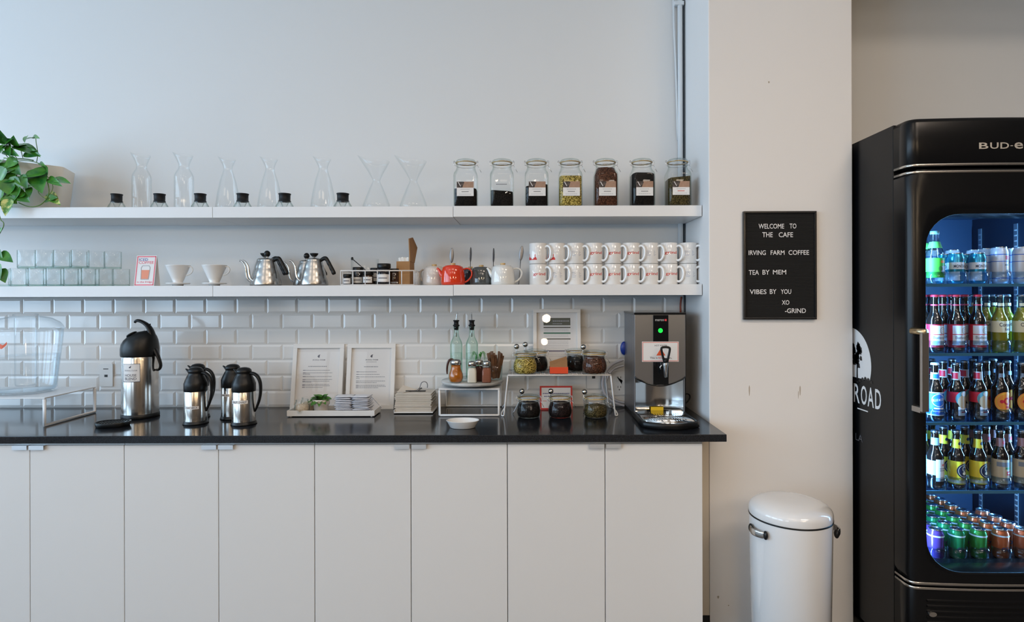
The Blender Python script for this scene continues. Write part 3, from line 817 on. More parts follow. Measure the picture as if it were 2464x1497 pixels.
teapot(1045, 2.86, 'cream', M_crm, 1.0, 'cream teapot between the wire basket and red teapot', rz=radians(150))
teapot(1132, 2.90, 'slate', M_slg, .9, 'slate blue teapot half hidden behind the red one', rz=radians(90))
# spoons standing up behind the teapots
M_dss = mat('dull steel', (0.26, 0.26, 0.27, 1), .4, 1.0)
for px, top, bot, w, ang, lab in ((1087, 597, 645, 9.5, 3, 'behind the red teapot'), (1134, 595, 648, 3.5, 5, 'over the slate teapot'), (1189, 597, 648, 3.8, 4, 'between grey and white teapots'), (1254, 592, 645, 8.5, 10, 'beside the white teapot handle')):
    D = 2.845 if px != 1254 else 2.82; s = F/D; q = 1/s
    H = wz(px, top, D) - S_LO
    t = thing('tea_spoon', 'upright steel tea spoon, bowl up, %s' % lab, 'spoon', (wx(px, 660, D) - .006*ang/5, yd(D), S_LO), radians(0 if w > 5 else 65), 'steel spoons standing behind the teapots')
    L = H - 34*q; k = ang/100.0
    MB().tube([(0,0,.0012),(L*k*.8,0,L),], .0018, 8).obj('handle', M_dss, t)
    MB().sphere(1.0, (0,0,0), 16, 12, sx=5.2*q, sy=1.6*q, sz=18*q).xf(Matrix.Translation((L*k*.8+17*q*k, 0, L+16.5*q)) @ Matrix.Rotation(k, 4, 'Y')).obj('bowl', M_dss, t)

# --- stacked mugs
D = 2.785; s = F/D; q = 1/s
MR = 21.4*q; MH = 50*q; PH = radians(-38)
def mug_shape():
    return MB().lathe([(.0004,.004),(MR*.86,.004),(MR*.88,.0004),(MR*.96,.0008),(MR,.004),(MR,MH-.0015),(MR-.0012,MH),(MR-.0032,MH-.001),(MR-.0036,.012),(MR-.01,.008),(.0004,.008)], seg=44)
def mug_handle():
    r0 = MR - .002; P = []
    for x, z in ((0,.80),(.010,.86),(.020,.85),(.029,.76),(.033,.60),(.032,.42),(.027,.27),(.018,.17),(.008,.15),(0,.19)):
        P.append(((r0 + x)*cos(PH), (r0 + x)*sin(PH), MH*z))
    return MB().tube(P, .0052, 10, smooth=2, flatten=(.75, 1.1))
def wrap(mb, body, a0, a1, z0, z1, R, bold=0.0, slant=0.0):
    """letters on the outside of a cylinder; angles in degrees from -Y, positive towards +X"""
    def fn(u, v):
        a = radians(-90 + a0 + (a1-a0)*u)
        return (R*cos(a), R*sin(a), z0 + (z1-z0)*v + slant*u)
    return put_text(mb, body, fn, bold)
def mug_print(kind, rot):
    mb = MB(); R = MR + .0004
    if kind == 'grind':
        wrap(mb, 'grind', rot-42, rot+42, MH*.42, MH*.60, R, .012)
    elif kind == 'skyline':
        def col(a0, a1, z0, z1):
            n = 3; lp = [[(R*cos(radians(-90+a0+(a1-a0)*i/n)), R*sin(radians(-90+a0+(a1-a0)*i/n)), z) for i in range(n+1)] for z in (z0, z1)]
            mb.loops(lp, False)
        for a0, a1, h in ((-62,-52,.30),(-52,-47,.48),(-47,-40,.34),(-40,-28,.28),(-28,-20,.22),(-20,-12,.24),(-12,-4,.30),(-4,0,.46),(0,6,.32),(6,10,.26)):
            col(rot+a0+10, rot+a1+10.2, MH*.19, MH*h)
    else:
        def ln(a0, a1, z):
            n = 4; lp = [[(R*cos(radians(-90+a0+(a1-a0)*i/n)), R*sin(radians(-90+a0+(a1-a0)*i/n)), zz) for i in range(n+1)] for zz in (z-.0006, z+.0006)]
            mb.loops(lp, False)
        for k, (w1, w2) in enumerate(((20,0),(26,8),(18,0),(28,12),(24,4))):
            ln(rot-38, rot-38+w1, MH*(.60-.055*k))
            ln(rot+8, rot+8+w2+6, MH*(.60-.055*k))
    return mb
M_mug = mat('mug glaze', (0.82, 0.81, 0.79, 1), 0.12, coat=.5)
M_inkb = mat('blue grey print', rgb(140, 150, 180), .5)
top = ['skyline', 'skyline', 'lines', 'grind', 'grind', 'grind', 'lines', 'grind', 'lines']
bot = ['grind', 'lines', 'lines', 'grind', 'grind', 'grind', 'grind', 'grind', 'lines']
names = {'skyline': 'red skyline print', 'grind': 'red lettering', 'lines': 'fine blue lines'}
mug_px = [1295, 1339.5, 1384, 1429, 1474, 1518.5, 1563, 1608.5, 1655]
proto = {}
for lvl, row in ((0, bot), (1, top)):
    for i, kd in enumerate(row):
        loc = (wx(mug_px[i], 640, D), yd(D) + (.002 if lvl else 0), S_LO + lvl*(MH + .0006))
        lab = '%s white mug with %s, %s' % (('bottom-row', 'top-row')[lvl], names[kd], ('first beside the teapots' if i == 0 else 'last beside the pillar' if i == 8 else '%s from the teapots' % ordn[i]))
        if kd not in proto:
            t = thing('coffee_mug', lab, 'mug', loc, 0, 'white mugs stacked two high')
            mug_shape().obj('body', M_mug, t); mug_handle().obj('handle', M_mug, t)
            mug_print(kd, -30 if kd == 'skyline' else 8).obj('printed_mark', M_inkb if kd == 'lines' else M_red, t)
            proto[kd] = t
        else:
            c = again(proto[kd], loc, lab)
            c.rotation_euler.z = random.uniform(-.06, .06)
# ================================================================== ON THE WORKTOP
def cpos(px, D): return (wx(px, 1000, D), yd(D), CT)
M_pwh = mat('white powder coated metal', (0.80, 0.81, 0.82, 1), 0.38)
M_lid = M_plas
# --- riser 1 and the drink dispenser
t = thing('metal_riser', 'low white metal riser under the glass drink dispenser', 'stand', (-2.36, yd(2.70), CT))
x0, x1, ya, yb, H = -2.62+2.36, -2.083+2.36, yd(2.553)-yd(2.70), yd(2.86)-yd(2.70), 0.126
MB().box(x0, x1, ya, yb, H-.005, H).obj('top_plate', M_pwh, t, bevel=.0012)
for x in (x0+.004, x1-.004):
    MB().tube([(x,ya+.004,H-.007),(x,ya+.004,.0062),(x,yb-.004,.0062),(x,yb-.004,H-.007)], .0060, 8, flatten=(1, 1.25)).obj('leg', M_pwh, t)
G_disp = glass('clear acrylic', (0.992, 0.995, 0.997), (0.80, 0.84, 0.86), gain=.8)
D = 2.70; s = F/D; q = 1/s
t = thing('drink_dispenser', 'large clear dome-topped drink dispenser half full of water', 'dispenser', (wx(62, 900, D), yd(D), CT + .1265))
MB().lathe(glass_shell([(r*q, h*q) for r, h in [(.2,4),(60,4),(70,5),(75,9),(76,18),(81,60),(88,110),(91,140),(91,150)]], .003), seg=56).obj('tank', G_disp, t)
MB().lathe([(r*q, h*q) for r, h in [(76,3),(72,.5),(60,.5),(60,3.8)]], seg=56).obj('foot_ring', G_disp, t)
MB().lathe([(r*q, h*q) for r, h in [(93,149),(94,152),(92,157),(82,168),(62,178),(36,183),(30,184),(30,188),(26,189),(.2,189)]], seg=56).obj('dome_lid', G_disp, t)
MB().lathe([(r*q, h*q) for r, h in [(.2,16),(23,16),(26,20),(27,178)]], seg=36).obj('ice_tube', G_disp, t)
G_wat = glass('water', (0.965, 0.975, 0.98), (0.80, 0.85, 0.88), gain=.5)
MB().lathe([(r*q, h*q) for r, h in [(.2,8),(70,8),(74,18),(79,60),(83,87),(83,88.6),(.2,88.6)]], seg=56).obj('water', G_wat, t)
sx, sy = (-46*q, -66*q)
MB().tube([(sx*.95,sy*.95,22*q),(sx*1.30,sy*1.30,22*q)], 5.5*q, 12).obj('spigot', mat('grey translucent tap', (.35,.40,.43,1), .2), t)
MB().cyl(4.2*q, 6*q, 19*q, (sx*1.3,sy*1.3,0)).box(sx*1.3-2*q, sx*1.3+2*q, sy*1.3-3*q, sy*1.3+3*q, 26*q, 38*q).obj('spigot_lever', MATS['grey translucent tap'], t)
mb = MB(); R = 87.5*q
def onR(a, h, R=R): return (R*cos(a), R*sin(a), h*q)
for pts in ([(-125,114),(-116,110),(-110,116),(-107,121),(-107,127),(-111,121),(-114,119),(-120,124),(-126,128)],):
    c = [onR(radians(a + 31), h, (83.5+ (h-60)*.11 + 2)*q) for a, h in pts]; mb.add(c, [tuple(range(len(c)))], True)
mb.obj('fish_decal', mat('coral decal', rgb(240, 120, 92), .5), t); t.scale = (.80, .80, 1)

# --- wall plates
M_plate = mat('wall plate', (0.74, 0.74, 0.73, 1), 0.35)
def wallplate(x, z, kind, label, w=.066, h=.114):
    t = thing('wall_plate', label, 'outlet', (x, -.0115, z))
    CV = MB().box(-w/2, w/2, -.006, 0, -h/2, h/2)
    mb = MB(); y = -.0064
    mb = CV
    mb.m(1)
    if kind == 'phone':
        mb.box(-.008,.008,y-.0004,y,-.009,.003).box(-.014,.012,y-.0002,y,.030,.034)
    else:
        for dz in (.024, -.024):
            for dx in (-.007, .007): mb.box(dx-.0012, dx+.0012, y-.0004, y, dz, dz+.010)
            mb.cyly(.003, y-.0004, y, 0, dz-.009, 10)
    mb.obj('cover', [M_plate, mat('dark slot', (.02,.02,.02,1), .6)], t)
    if kind != 'phone':
        mb = MB()
        for dz in (.021, -.021): mb.add([(a, -.0062, b+dz) for a, b in rrect(.034,.032,.008,4)], [tuple(range(24))], True)
        mb.obj('socket_face', mat('socket face', (.70,.69,.66,1), .3), t)
wallplate(wx(256,903,2.985), wz(256,903,2.985), 'phone', 'white wall plate with one small jack left of the airpot')
wallplate(wx(1490,922,2.985), wz(1490,922,2.985)+.0, 'power', 'double power outlet partly behind the water boiler', .075, .12)
wallplate(wx(1434,915,2.985)-.012, wz(1434,915,2.985)+.018, 'phone', 'white wall plate behind the wire rack, beside the hose', .07, .12)

# --- airpot
M_brush = brushed('brushed steel body', (0.64, 0.62, 0.59, 1), .2)
D = 2.765; s = F/D; q = 1/s
t = thing('airpot', 'tall steel pump airpot with black head labelled HOUSE BLEND', 'airpot', cpos(338, D))
MB().lathe([(r*q,h*q) for r,h in [(.2,.4),(46,.4),(47,2),(46.5,8),(45,10)]], seg=56).obj('base', M_plas, t)
MB().lathe([(r*q,h*q) for r,h in [(45,9.5),(45,140),(43,147)]], seg=64).obj('steel_body', M_brush, t)
lp = []
for h, r, ox, fx in ((144,43,0,1),(146,46.5,-1,1),(150,47.5,-1,1),(164,47.5,-1,1),(174,46,-.5,1),(184,42,2,1),(193,35,6,1),(200,27,10,1),(204,18,14,1),(206.5,6,18,1)):
    lp.append([((ox + r*cos(2*pi*i/48))*q, r*.96*sin(2*pi*i/48)*q, h*q) for i in range(48)])
MB().loops(lp, True, False, True).obj('pump_head', M_plas, t)
LB = MB()
LB.tube([(34*q,0,192*q),(30*q,0,206*q),(22*q,0,218*q),(10*q,0,226*q),(-4*q,0,231*q),(-12*q,0,230*q),(-15*q,0,226*q)], [9*q,8*q,6.5*q,5.2*q,4.8*q,4.4*q,3*q], 14, smooth=2, flatten=(1.5,.8))
LB.tube([(22*q,0,220*q),(29*q,0,222*q)], [2.5*q,1.4*q], 8)
LB.obj('pump_lever', M_plas, t)
MB().lathe([(r*q,h*q) for r,h in [(10,0),(14,1),(13,4),(.2,5)]]).xf(Matrix.Translation((-16*q, -10*q, 196*q)) @ Matrix.Rotation(radians(-28), 4, 'Y')).obj('head_button', M_plas, t)
MB().tube([(42*q,-4*q,163*q),(50*q,-4*q,150*q),(57*q,-4*q,134*q),(60*q,-4*q,124*q),(58*q,-4*q,116*q),(52*q,-4*q,112*q),(47*q,-4*q,113*q)], [6*q,5.5*q,4.6*q,4.4*q,4*q,3.6*q,3*q], 12, smooth=2, flatten=(1.4,.8)).obj('carry_handle', M_plas, t)
mb = MB(); R = 45.6*q
def cyl_patch(mb, a0, a1, z0, z1, R, n=8):
    lp = [[(R*cos(radians(a0+(a1-a0)*i/n)), R*sin(radians(a0+(a1-a0)*i/n)), z) for i in range(n+1)] for z in (z0, z1)]
    mb.loops(lp, False)
mb.m(1); cyl_patch(mb, -115, -57, 88*q, 131*q, R)
mb.m(0); cyl_patch(mb, -113.6, -58.4, 89.5*q, 130*q, R+.0003)
def ct(mb, body, a0, a1, z0, z1, R, bold=0.0):
    put_text(mb, body, lambda u, v: (R*cos(radians(a0+(a1-a0)*u)), R*sin(radians(a0+(a1-a0)*u)), z0+(z1-z0)*v), bold)
mb.m(1); ct(mb, 'HOUSE', -106, -68, 101*q, 107*q, R+.0006, .012); ct(mb, 'BLEND', -106, -68, 93*q, 99*q, R+.0006, .012)
mb.m(2); ct(mb, 'IRVING FARM', -107, -66, 113.5*q, 117*q, R+.0006, .004)
mb.m(1); mb.add([(R*1.012*cos(radians(a+35)), R*1.012*sin(radians(a+35)), h*q) for a, h in ((-126,121),(-121,121),(-119,127),(-122.5,125),(-127,122.5))], [(0,1,2,3,4)], True)
mb.obj('paper_label', [M_paper, M_ink, M_inkl], t)

t.scale = (.86, .86, 1)
# --- black drip tray
D = 2.52; s = F/D; q = 1/s
t = thing('drip_tray', 'small black oval drip tray on the worktop before the airpot', 'drip tray', (wx(272,1018,2.56), yd(2.56), CT), radians(12))
MB().rbox(0,0,0,0,[(0.0005,(.125,.080),.038),(.002,(.128,.083),.040),(.020,(.138,.092),.045),(.021,(.136,.090),.044),(.021,(.130,.084),.041),(.010,(.124,.078),.038)],0,cap0=True,cap1=True).obj('tray', M_plas, t)
mb = MB()
for i in range(9):
    x = -.048 + .012*i
    mb.box(x-.0022, x+.0022, -.036+abs(x)*.35, .036-abs(x)*.35, .016, .0185)
mb.obj('grille', M_plas, t)

# --- small thermal jugs
D = 2.61; s = F/D; q = 1/s
def jug(cx, D_, label, rz=0.0, lab=(-132,-78,46,53), txt='OAT MILK'):
    t = thing('thermal_jug', label, 'jug', cpos(cx, D_), rz, 'small steel and black thermal jugs')
    MB().lathe([(r*q,h*q) for r,h in [(.2,.4),(31,.4),(32.5,1.5),(31,3),(29.5,8)]], seg=44).obj('base', M_plas, t)
    MB().lathe([(r*q,h*q) for r,h in [(29,7),(29,78),(28.5,79)]], seg=52).obj('steel_body', M_brush, t)
    MB().lathe([(r*q,h*q) for r,h in [(28.5,78),(29.6,79),(29.6,97),(28,101),(26,106),(22,114),(18.5,119),(18,123),(19,124),(19.5,127),(18,130),(14,133.5),(7,135.5),(.2,136)]], seg=44).obj('shoulder', M_plas, t)
    MB().tube([(-15*q,0,121*q),(-22*q,0,128*q),(-27*q,0,131*q)], [6*q,4*q,2.2*q], 10, smooth=1, flatten=(1.2,.6)).obj('spout', M_plas, t)
    MB().tube([(16*q,0,122*q),(26*q,0,121*q),(36*q,0,115*q),(43*q,0,103*q),(45*q,0,88*q),(44*q,0,70*q),(40*q,0,54*q),(34*q,0,40*q),(29*q,0,30*q)], [5*q,5.4*q,5.6*q,5.6*q,5.2*q,4.8*q,4.4*q,4*q,3*q], 12, smooth=2, flatten=(1.15,.75)).obj('handle', M_plas, t)
    mb = MB(); R = 29.3*q; a0, a1, h0, h1 = lab
    cyl_patch(mb, a0, a1, h0*q, h1*q, R)
    mb.m(1); ct(mb, txt, a0+6, a1-6, (h0+1.6)*q, (h1-1.6)*q, R+.0004, .01)
    mb.obj('name_strip', [M_paper, M_ink], t); slimmed(t, cx)
jug(471, 2.615, 'thermal jug in front of the left pair, strip label low on its body', lab=(-118,-46,38,45), txt='OAT MILK')
jug(476, 2.745, 'thermal jug hidden behind the left front jug', radians(8), txt='MILK')
jug(560, 2.725, 'thermal jug behind the right pair, showing beside the front one', lab=(-130,-80,58,64), txt='MILK')
jug(587, 2.60, 'thermal jug in front of the right pair, label across its middle', lab=(-136,-46,52,60), txt='HALF - HALF')

# --- framed notices
M_fw = mat('white picture frame', (0.80, 0.79, 0.77, 1), 0.4)
G_pic = glass('picture glass', (.97,.97,.97), gain=.6, rough=.01)
def frame(name, label, cat, px_bl, px_br, D0, D1, ht, border, loc_z, deep=.018, rz=0):
    xa, xb = wx(px_bl, 980, D0), wx(px_br, 980, D0); w = xb - xa
    t = thing(name, label, cat, ((xa+xb)/2, yd(D0), loc_z), rz)
    lean = math.asin(min(.9, (D1-D0)/ht)); M = Matrix.Rotation(-lean, 4, 'X')
    hw = w/2; b = border; mb = MB()
    mb.box(-hw, hw, 0, deep, 0, b).box(-hw, hw, 0, deep, ht-b, ht).box(-hw, -hw+b, 0, deep, b, ht-b).box(hw-b, hw, 0, deep, b, ht-b)
    mb.xf(M).obj('moulding', M_fw, t, bevel=.001)
    MB().box(-hw+b*.5, hw-b*.5, deep-.005, deep-.002, b*.5, ht-b*.5).xf(M).obj('backing_sheet', M_paper, t)
    MB().quad((-hw+b, .006, b), (hw-b, .006, b), (hw-b, .006, ht-b), (-hw+b, .006, ht-b)).xf(M).obj('glass', G_pic, t)
    return t, M, hw, ht
def scribble(mb, x0, x1, z, h, y, gap=.12):
    x = x0; random.seed(int(z*1e5))
    while x < x1 - .002:
        l = random.uniform(.003, .010); e = min(x+l, x1)
        mb.quad((x,y,z), (e,y,z), (e,y,z+h), (x,y,z+h)); x = e + .0015
q = 2.95/F
notice = []
for k, (a, b, lab) in enumerate(((696.5, 821, 'white framed printed notice, left of the joined pair, behind the tray'), (829.5, 947, 'white framed printed notice, right of the pair, behind tea bags'))):
    t, M, hw, ht = frame('framed_notice', lab, 'picture frame', a, b, 2.925, 2.978, .325, .021, CT)
    mb = MB(); y = .0128
    if k == 0:
        rows = [(62,.24,-.7,.9),(68,0,0,0)]
    T = lambda v: ht - v*q        # v = px from the top of the frame
    mb.m(0)
    mb.add([(x*q, y, T(v)) for x, v in ((-4,30),(-1.5,26.5),(3,25),(1,29),(2,31.5),(-1,33))], [(0,1,2,3,4,5)], True)
    mb.m(1); flat_text(mb, 'IRVING FARM', -15*q, 15*q, T(40), T(36.5), y, .006)
    if k == 0:
        mb.m(2); scribble(mb, -25*q, 20*q, T(55), 2.2*q, y)
        for v, l in ((64,28),(70,34),(73,-20),(79,33),(86,34),(90,28),(92,-16),(98,28),(101,30),(105,14)):
            mb.m(2); scribble(mb, -37*q, l*q, T(v), 1.5*q, y); 
            if l > 0: mb.m(1); mb.quad((-37*q,y-.0002,T(v)), (-31*q,y-.0002,T(v)), (-31*q,y-.0002,T(v)+1.6*q), (-37*q,y-.0002,T(v)+1.6*q))
    else:
        mb.m(2); scribble(mb, -13*q, 13*q, T(44), 1.2*q, y); mb.m(2); scribble(mb, -18*q, 16*q, T(56), 2.2*q, y)
        for v, l in ((68,14),(74,20),(80,33),(84,-28),(90,34),(94,14),(100,34),(103,36),(106,18)):
            mb.m(2); scribble(mb, -36*q, l*q, T(v), 1.5*q, y)
            if l > 0: mb.m(1); mb.quad((-36*q,y-.0002,T(v)), (-30*q,y-.0002,T(v)), (-30*q,y-.0002,T(v)+1.6*q), (-36*q,y-.0002,T(v)+1.6*q))
    mb.xf(M).obj('printed_text', [M_ink, mat('mid grey ink', (.2,.2,.23,1), .7), M_inkl], t)

# --- white tray with its things
Dt = 2.74
tx0, tx1 = wx(690, 1003, Dt), wx(901, 1003, Dt); ty0, ty1 = yd(Dt), yd(2.862)
t = thing('serving_tray', 'long shallow white tray before the framed notices', 'tray', ((tx0+tx1)/2, (ty0+ty1)/2, CT))
hx, hy = (tx1-tx0)/2, (ty1-ty0)/2; zb_, zt_ = .004, .030
MB().box(-hx,hx,-hy,hy,zb_,.009).box(-hx,hx,-hy,-hy+.005,.009,zt_).box(-hx,hx,hy-.005,hy,.009,zt_).box(-hx,-hx+.005,-hy+.005,hy-.005,.009,zt_).box(hx-.005,hx,-hy+.005,hy-.005,.009,zt_).obj('tray_body', M_fw, t, bevel=.001)
mb = MB()
for a in (-1,1):
    for b in (-1,1): mb.cyl(.006, .0003, .0042, (a*(hx-.015), b*(hy-.012), 0))
mb.obj('foot_pads', M_fw, t)
TZ = CT + .0095
# glass jars of sugar cubes
M_sugar = mat('sugar', rgb(226, 212, 192), .8, noise=(160, rgb(200, 180, 156), .5), bump=(150, 1.0))
for n, (px, D, lab) in enumerate(((727, 2.77, 'small glass bowl of pale sugar, left front on the tray'), (742, 2.825, 'small glass bowl of pale sugar behind the first one'))):
    q = D/F; t = thing('sugar_bowl', lab, 'bowl', (wx(px, 980, D), yd(D), TZ), 0, 'glass bowls of sugar')
    MB().lathe(glass_shell([(r*q,h*q) for r,h in [(.2,.5),(13,.5),(16,3),(18,14),(17,26),(14.5,31),(15,34)]], .0012), seg=28).obj('glass_body', G_jar, t)
    MB().lathe([(r*q,h*q) for r,h in [(.2,1.5),(13,1.5),(15,4),(16.4,13),(15,20),(9,23),(.2,24)]], seg=20, fn=lambda p: (p[0]+random.uniform(-.0006,.0006), p[1], p[2]+random.uniform(-.001,.001))).obj('sugar', M_sugar, t)
# pot plant
D = 2.79; q = D/F
t = thing('potted_succulent', 'small bushy green plant in a pale flared pot on the tray', 'potted plant', (wx(773, 980, D), yd(D), TZ))
MB().lathe([(r*q,h*q) for r,h in [(.2,.3),(14.5,.3),(15,1.5),(17.5,20),(19.5,21),(20.5,34),(18.8,34),(17.5,28),(.2,28)]], seg=40).obj('pot', mat('pale terracotta', rgb(226,216,206), .6), t)
M_succ = mat('dark green leaf', rgb(50, 112, 44), .4, noise=(60, rgb(96, 148, 60), .5)); M_brown = mat('dry leaf', rgb(150, 96, 50), .5)
mb = MB(); random.seed(3)
for k in range(46):
    a = random.uniform(0, 2*pi); el = random.uniform(-.35, 1.2); r0 = random.uniform(3, 10)*q; ln = random.uniform(16, 27)*q*(1.0 if el < .6 else .6)
    b = Vector((r0*cos(a), r0*sin(a), (32 + 4*max(el,0))*q)); d = Vector((cos(a)*cos(el), sin(a)*cos(el), sin(el)*.8))
    mb.leaf(b, b + d*ln, (0,-.3,1), 15*q, .3, .3)
mb.obj('leaves', M_succ, t)
mb = MB()
for a in (-.9, -1.3, .2): 
    b = Vector((8*q*cos(a), 8*q*sin(a), 33*q)); mb.leaf(b, b + Vector((cos(a)*13*q, sin(a)*13*q, -5*q)), (0,-.5,1), 9*q, .3, .3)
mb.obj('dry_leaves', M_brown, t)
# tea bag packets in two piles
M_pkt = mat('foil packet', rgb(228, 230, 236), .35, spec=.6); M_pkb = mat('packet blue edge', rgb(74, 92, 134), .4)
first = None
for c, (px, D, n) in enumerate(((830, 2.79, 9), (872, 2.785, 9))):
    q = D/F; cx = wx(px, 980, D)
    for k in range(n):
        loc = (cx + random.uniform(-.003,.003), yd(D) + random.uniform(-.003,.003), TZ + .0005 + k*.0096)
        lab = 'blue-edged tea bag packet in the %s pile on the tray' % ('left' if c == 0 else 'right')
        if first is None:
            hw, hd = 21*q, .036
            t = thing('tea_bag_packet', lab, 'tea bag', loc, 0, 'tea bag packets piled on the tray')
            def ring(k, z, r=.005): return [(x, y, z) for x, y in rrect(2*hw*k, 2*hd*k, r, 3)]
            MB().loops([ring(.6, .0004), ring(.85, .0009), ring(1, .0032, .003), ring(.85, .0058), ring(.55, .0075)], True, True, True).obj('sachet', M_pkt, t)
            mb = MB().loops([[(x, y, .0029) for x, y in rrect(2*hw*1.01, 2*hd*1.01, .003, 2)], [(x, y, .0037) for x, y in rrect(2*hw*1.01, 2*hd*1.01, .003, 2)]])
            mb.obj('seal_edge', M_pkb, t); first = t
        else:
            o = again(first, loc, lab)
            o.rotation_euler = (0, radians(random.uniform(-2,2)), radians(random.uniform(-7,7)))
# one loose packet leaning at the back of the right pile
o = again(first, (wx(893,960,2.825), yd(2.835), TZ + .030), 'dark-backed tea bag packet leaning against the right pile')
o.rotation_euler = (radians(20), radians(48), 0)

# --- napkin pile on a holder
D = 2.875; q = D/F
t = thing('napkin_holder', 'low white napkin holder with a black hinged weight on top', 'napkin holder', (wx(1001, 980, D), yd(D), CT))
hx = 46*q; dp = .14/2
MB().box(-hx, hx, -dp, dp, .004, .010).box(-hx, -hx+.004, -dp, dp, .010, .019).obj('base_plate', M_fw, t, bevel=.001)
mb = MB().box(-24*q, 24*q, -.012, 0, .098, .102).obj('press_bar', M_black, t, bevel=.001)
MB().tube([(3*q,0,.101),(8*q,.012,.112),(10*q,.014,.128),(13*q,.014,.139),(19*q,.014,.143),(25*q,.014,.138),(27*q,.014,.124),(26*q,.014,.112)], .0022, 8, smooth=2).tube([(3*q,-.004,.100),(12*q,.018,.110)], .004, 8).obj('press_arm', M_dss, t)
M_nap = mat('unbleached napkin', rgb(226, 218, 206), .85, noise=(14, rgb(214,204,190), .6))
t = thing('napkin_stack', 'thick stack of beige paper napkins in the white holder', 'napkins', (wx(1001, 980, D), yd(D), CT + .0105), radians(-1))
mb = MB(); random.seed(11)
for k in range(22):
    z = k*.0039; dx = random.uniform(-.003,.003) ; w = hx - .006 + random.uniform(-.003,.002)
    mb.box(-w+dx, w+dx, -dp+.004+random.uniform(-.003,.003), dp-.004, z, z+.0031)
mb.obj('folded_napkins', M_nap, t, bevel=.0008)
mb = MB(); mb.add([(-hx+.006,-.02,.0865),(-hx+.04,-.05,.0865),(-.0,.04,.088),(-hx+.018,.055,.108)], [(0,1,2,3)], True).obj('raised_corner', M_nap, t, solid=.001)

# --- riser 2 with the turntable
Df = 2.742; q = Df/F
rx0, rx1 = wx(1055.5, 1000, Df), wx(1202.5, 1000, Df); ry0, ry1 = yd(Df), yd(2.985)
t = thing('metal_riser', 'low white metal riser carrying the marble turntable', 'stand', ((rx0+rx1)/2, (ry0+ry1)/2, CT))
hx, hy, H = (rx1-rx0)/2, (ry1-ry0)/2, .131
MB().box(-hx, hx, -hy, hy, H-.007, H).obj('top_plate', M_pwh, t, bevel=.0012)
for y in (-hy+.005, hy-.005):
    MB().tube([(-hx+.004,y,H-.008),(-hx+.004,y,.006),(-hx+.009,y,.0055),(hx-.009,y,.0055),(hx-.004,y,.006),(hx-.004,y,H-.008)], .0052, 8).obj('leg', M_pwh, t)
RZ2 = CT + H + .0004
D = 2.835; q = D/F
tcx = wx(1137, 918, D)
t = thing('marble_turntable', 'round grey-white marble turntable on the white riser', 'turntable', (tcx, yd(D)-.0, RZ2))
M_marb = mat('marble', rgb(206, 206, 202), .2, noise=(9, rgb(150, 150, 148), .35), coat=.3)
MB().lathe([(.0004,.0002),(.062,.0002),(.064,.004),(.062,.012),(.0004,.012)]).obj('bearing_foot', M_sil, t)
MB().lathe([(.0004,.0122),(.135,.0122),(.144,.0135),(.149,.020),(.149,.025),(.147,.0275),(.0004,.0280)], seg=64).obj('marble_disc', M_marb, t)
TT = RZ2 + .0283
# oil bottles
G_green = glass('pale green bottle glass', (0.945, 0.985, 0.962), (0.52, 0.74, 0.65), gain=.9)
def oil(px, D, lab, lvl, rz=0):
    q = D/F; t = thing('oil_bottle', lab, 'bottle', (wx(px, 850, D), yd(D), TT), rz, 'pale green glass pouring bottles')
    b = MB().lathe(glass_shell([(r*q,h*q) for r,h in [(.2,.5),(13,.5),(14.4,2.5),(14.6,6),(14.6,82),(13.4,88),(10,95),(7.2,101),(6.2,107),(6.0,120),(6.9,121),(6.9,125),(6.2,126)]], .0016), seg=32)
    b.obj('glass_body', G_green, t)
    MB().lathe([(r*q,h*q) for r,h in [(.2,2.4),(12.4,2.4),(12.8,5),(12.8,lvl-.4),(12.4,lvl),(.2,lvl)]], seg=28).obj('syrup', glass('clear syrup', (.96,.985,.975), (.72,.84,.79), gain=.5), t)
    MB().lathe([(r*q,h*q) for r,h in [(.2,117),(5.2,117),(5.4,125),(8,126.5),(8,129),(5.8,130),(5.6,137),(7.4,138),(7.2,140.5),(.2,141)]], seg=24).obj('stopper', M_sil, t)
    MB().tube([(0,0,100*q),(0,0,141*q),(1.5*q,0,150*q),(3.2*q,0,158*q)], [1.3*q,1.3*q,1.5*q,1.1*q], 10, smooth=1).obj('pour_spout', M_steel, t)
oil(1098, 2.868, 'green glass pouring bottle standing behind the honey jar', 62)
oil(1135.5, 2.868, 'green glass pouring bottle standing behind the shakers', 62, radians(-100))
# honey
D = 2.74; q = D/F
t = thing('honey_dispenser', 'glass honey jug with chrome lid and brown thumb lever', 'honey dispenser', (wx(1097, 900, D), yd(D), TT))
prof = [(.2,.5),(13,.5),(15.5,3),(17.6,9),(18,14),(17,21),(13.8,29),(12.2,34),(12.2,42),(12.4,44.5)]
MB().lathe([(r*q,h*q) for r,h in prof], seg=36).obj('glass_body', G_jar, t)
M_honey = mat('honey', rgb(190, 112, 28), .1, spec=.5, emis=None, coat=.4, noise=(40, rgb(160, 88, 20), .6))
MB().lathe([((r*.94)*q,(h+1)*q) for r,h in prof[:-1]] + [(.0004,42.5*q)], seg=36).obj('honey', M_honey, t)
MB().lathe([(r*q,h*q) for r,h in [(12.6,43),(13.4,43.5),(13.6,49),(12.8,53),(9,55.5),(.2,56.5)]], seg=32).obj('chrome_lid', M_ss, t)
MB().tube([(-6*q,0,55*q),(-13*q,0,56*q),(-18*q,0,51*q),(-21*q,0,40*q),(-21.5*q,0,28*q),(-21*q,0,20*q)], [2.4*q,2.8*q,3*q,2.6*q,2.2*q,1.4*q], 10, smooth=2).obj('thumb_lever', mat('brown bakelite', rgb(70, 38, 24), .3), t)
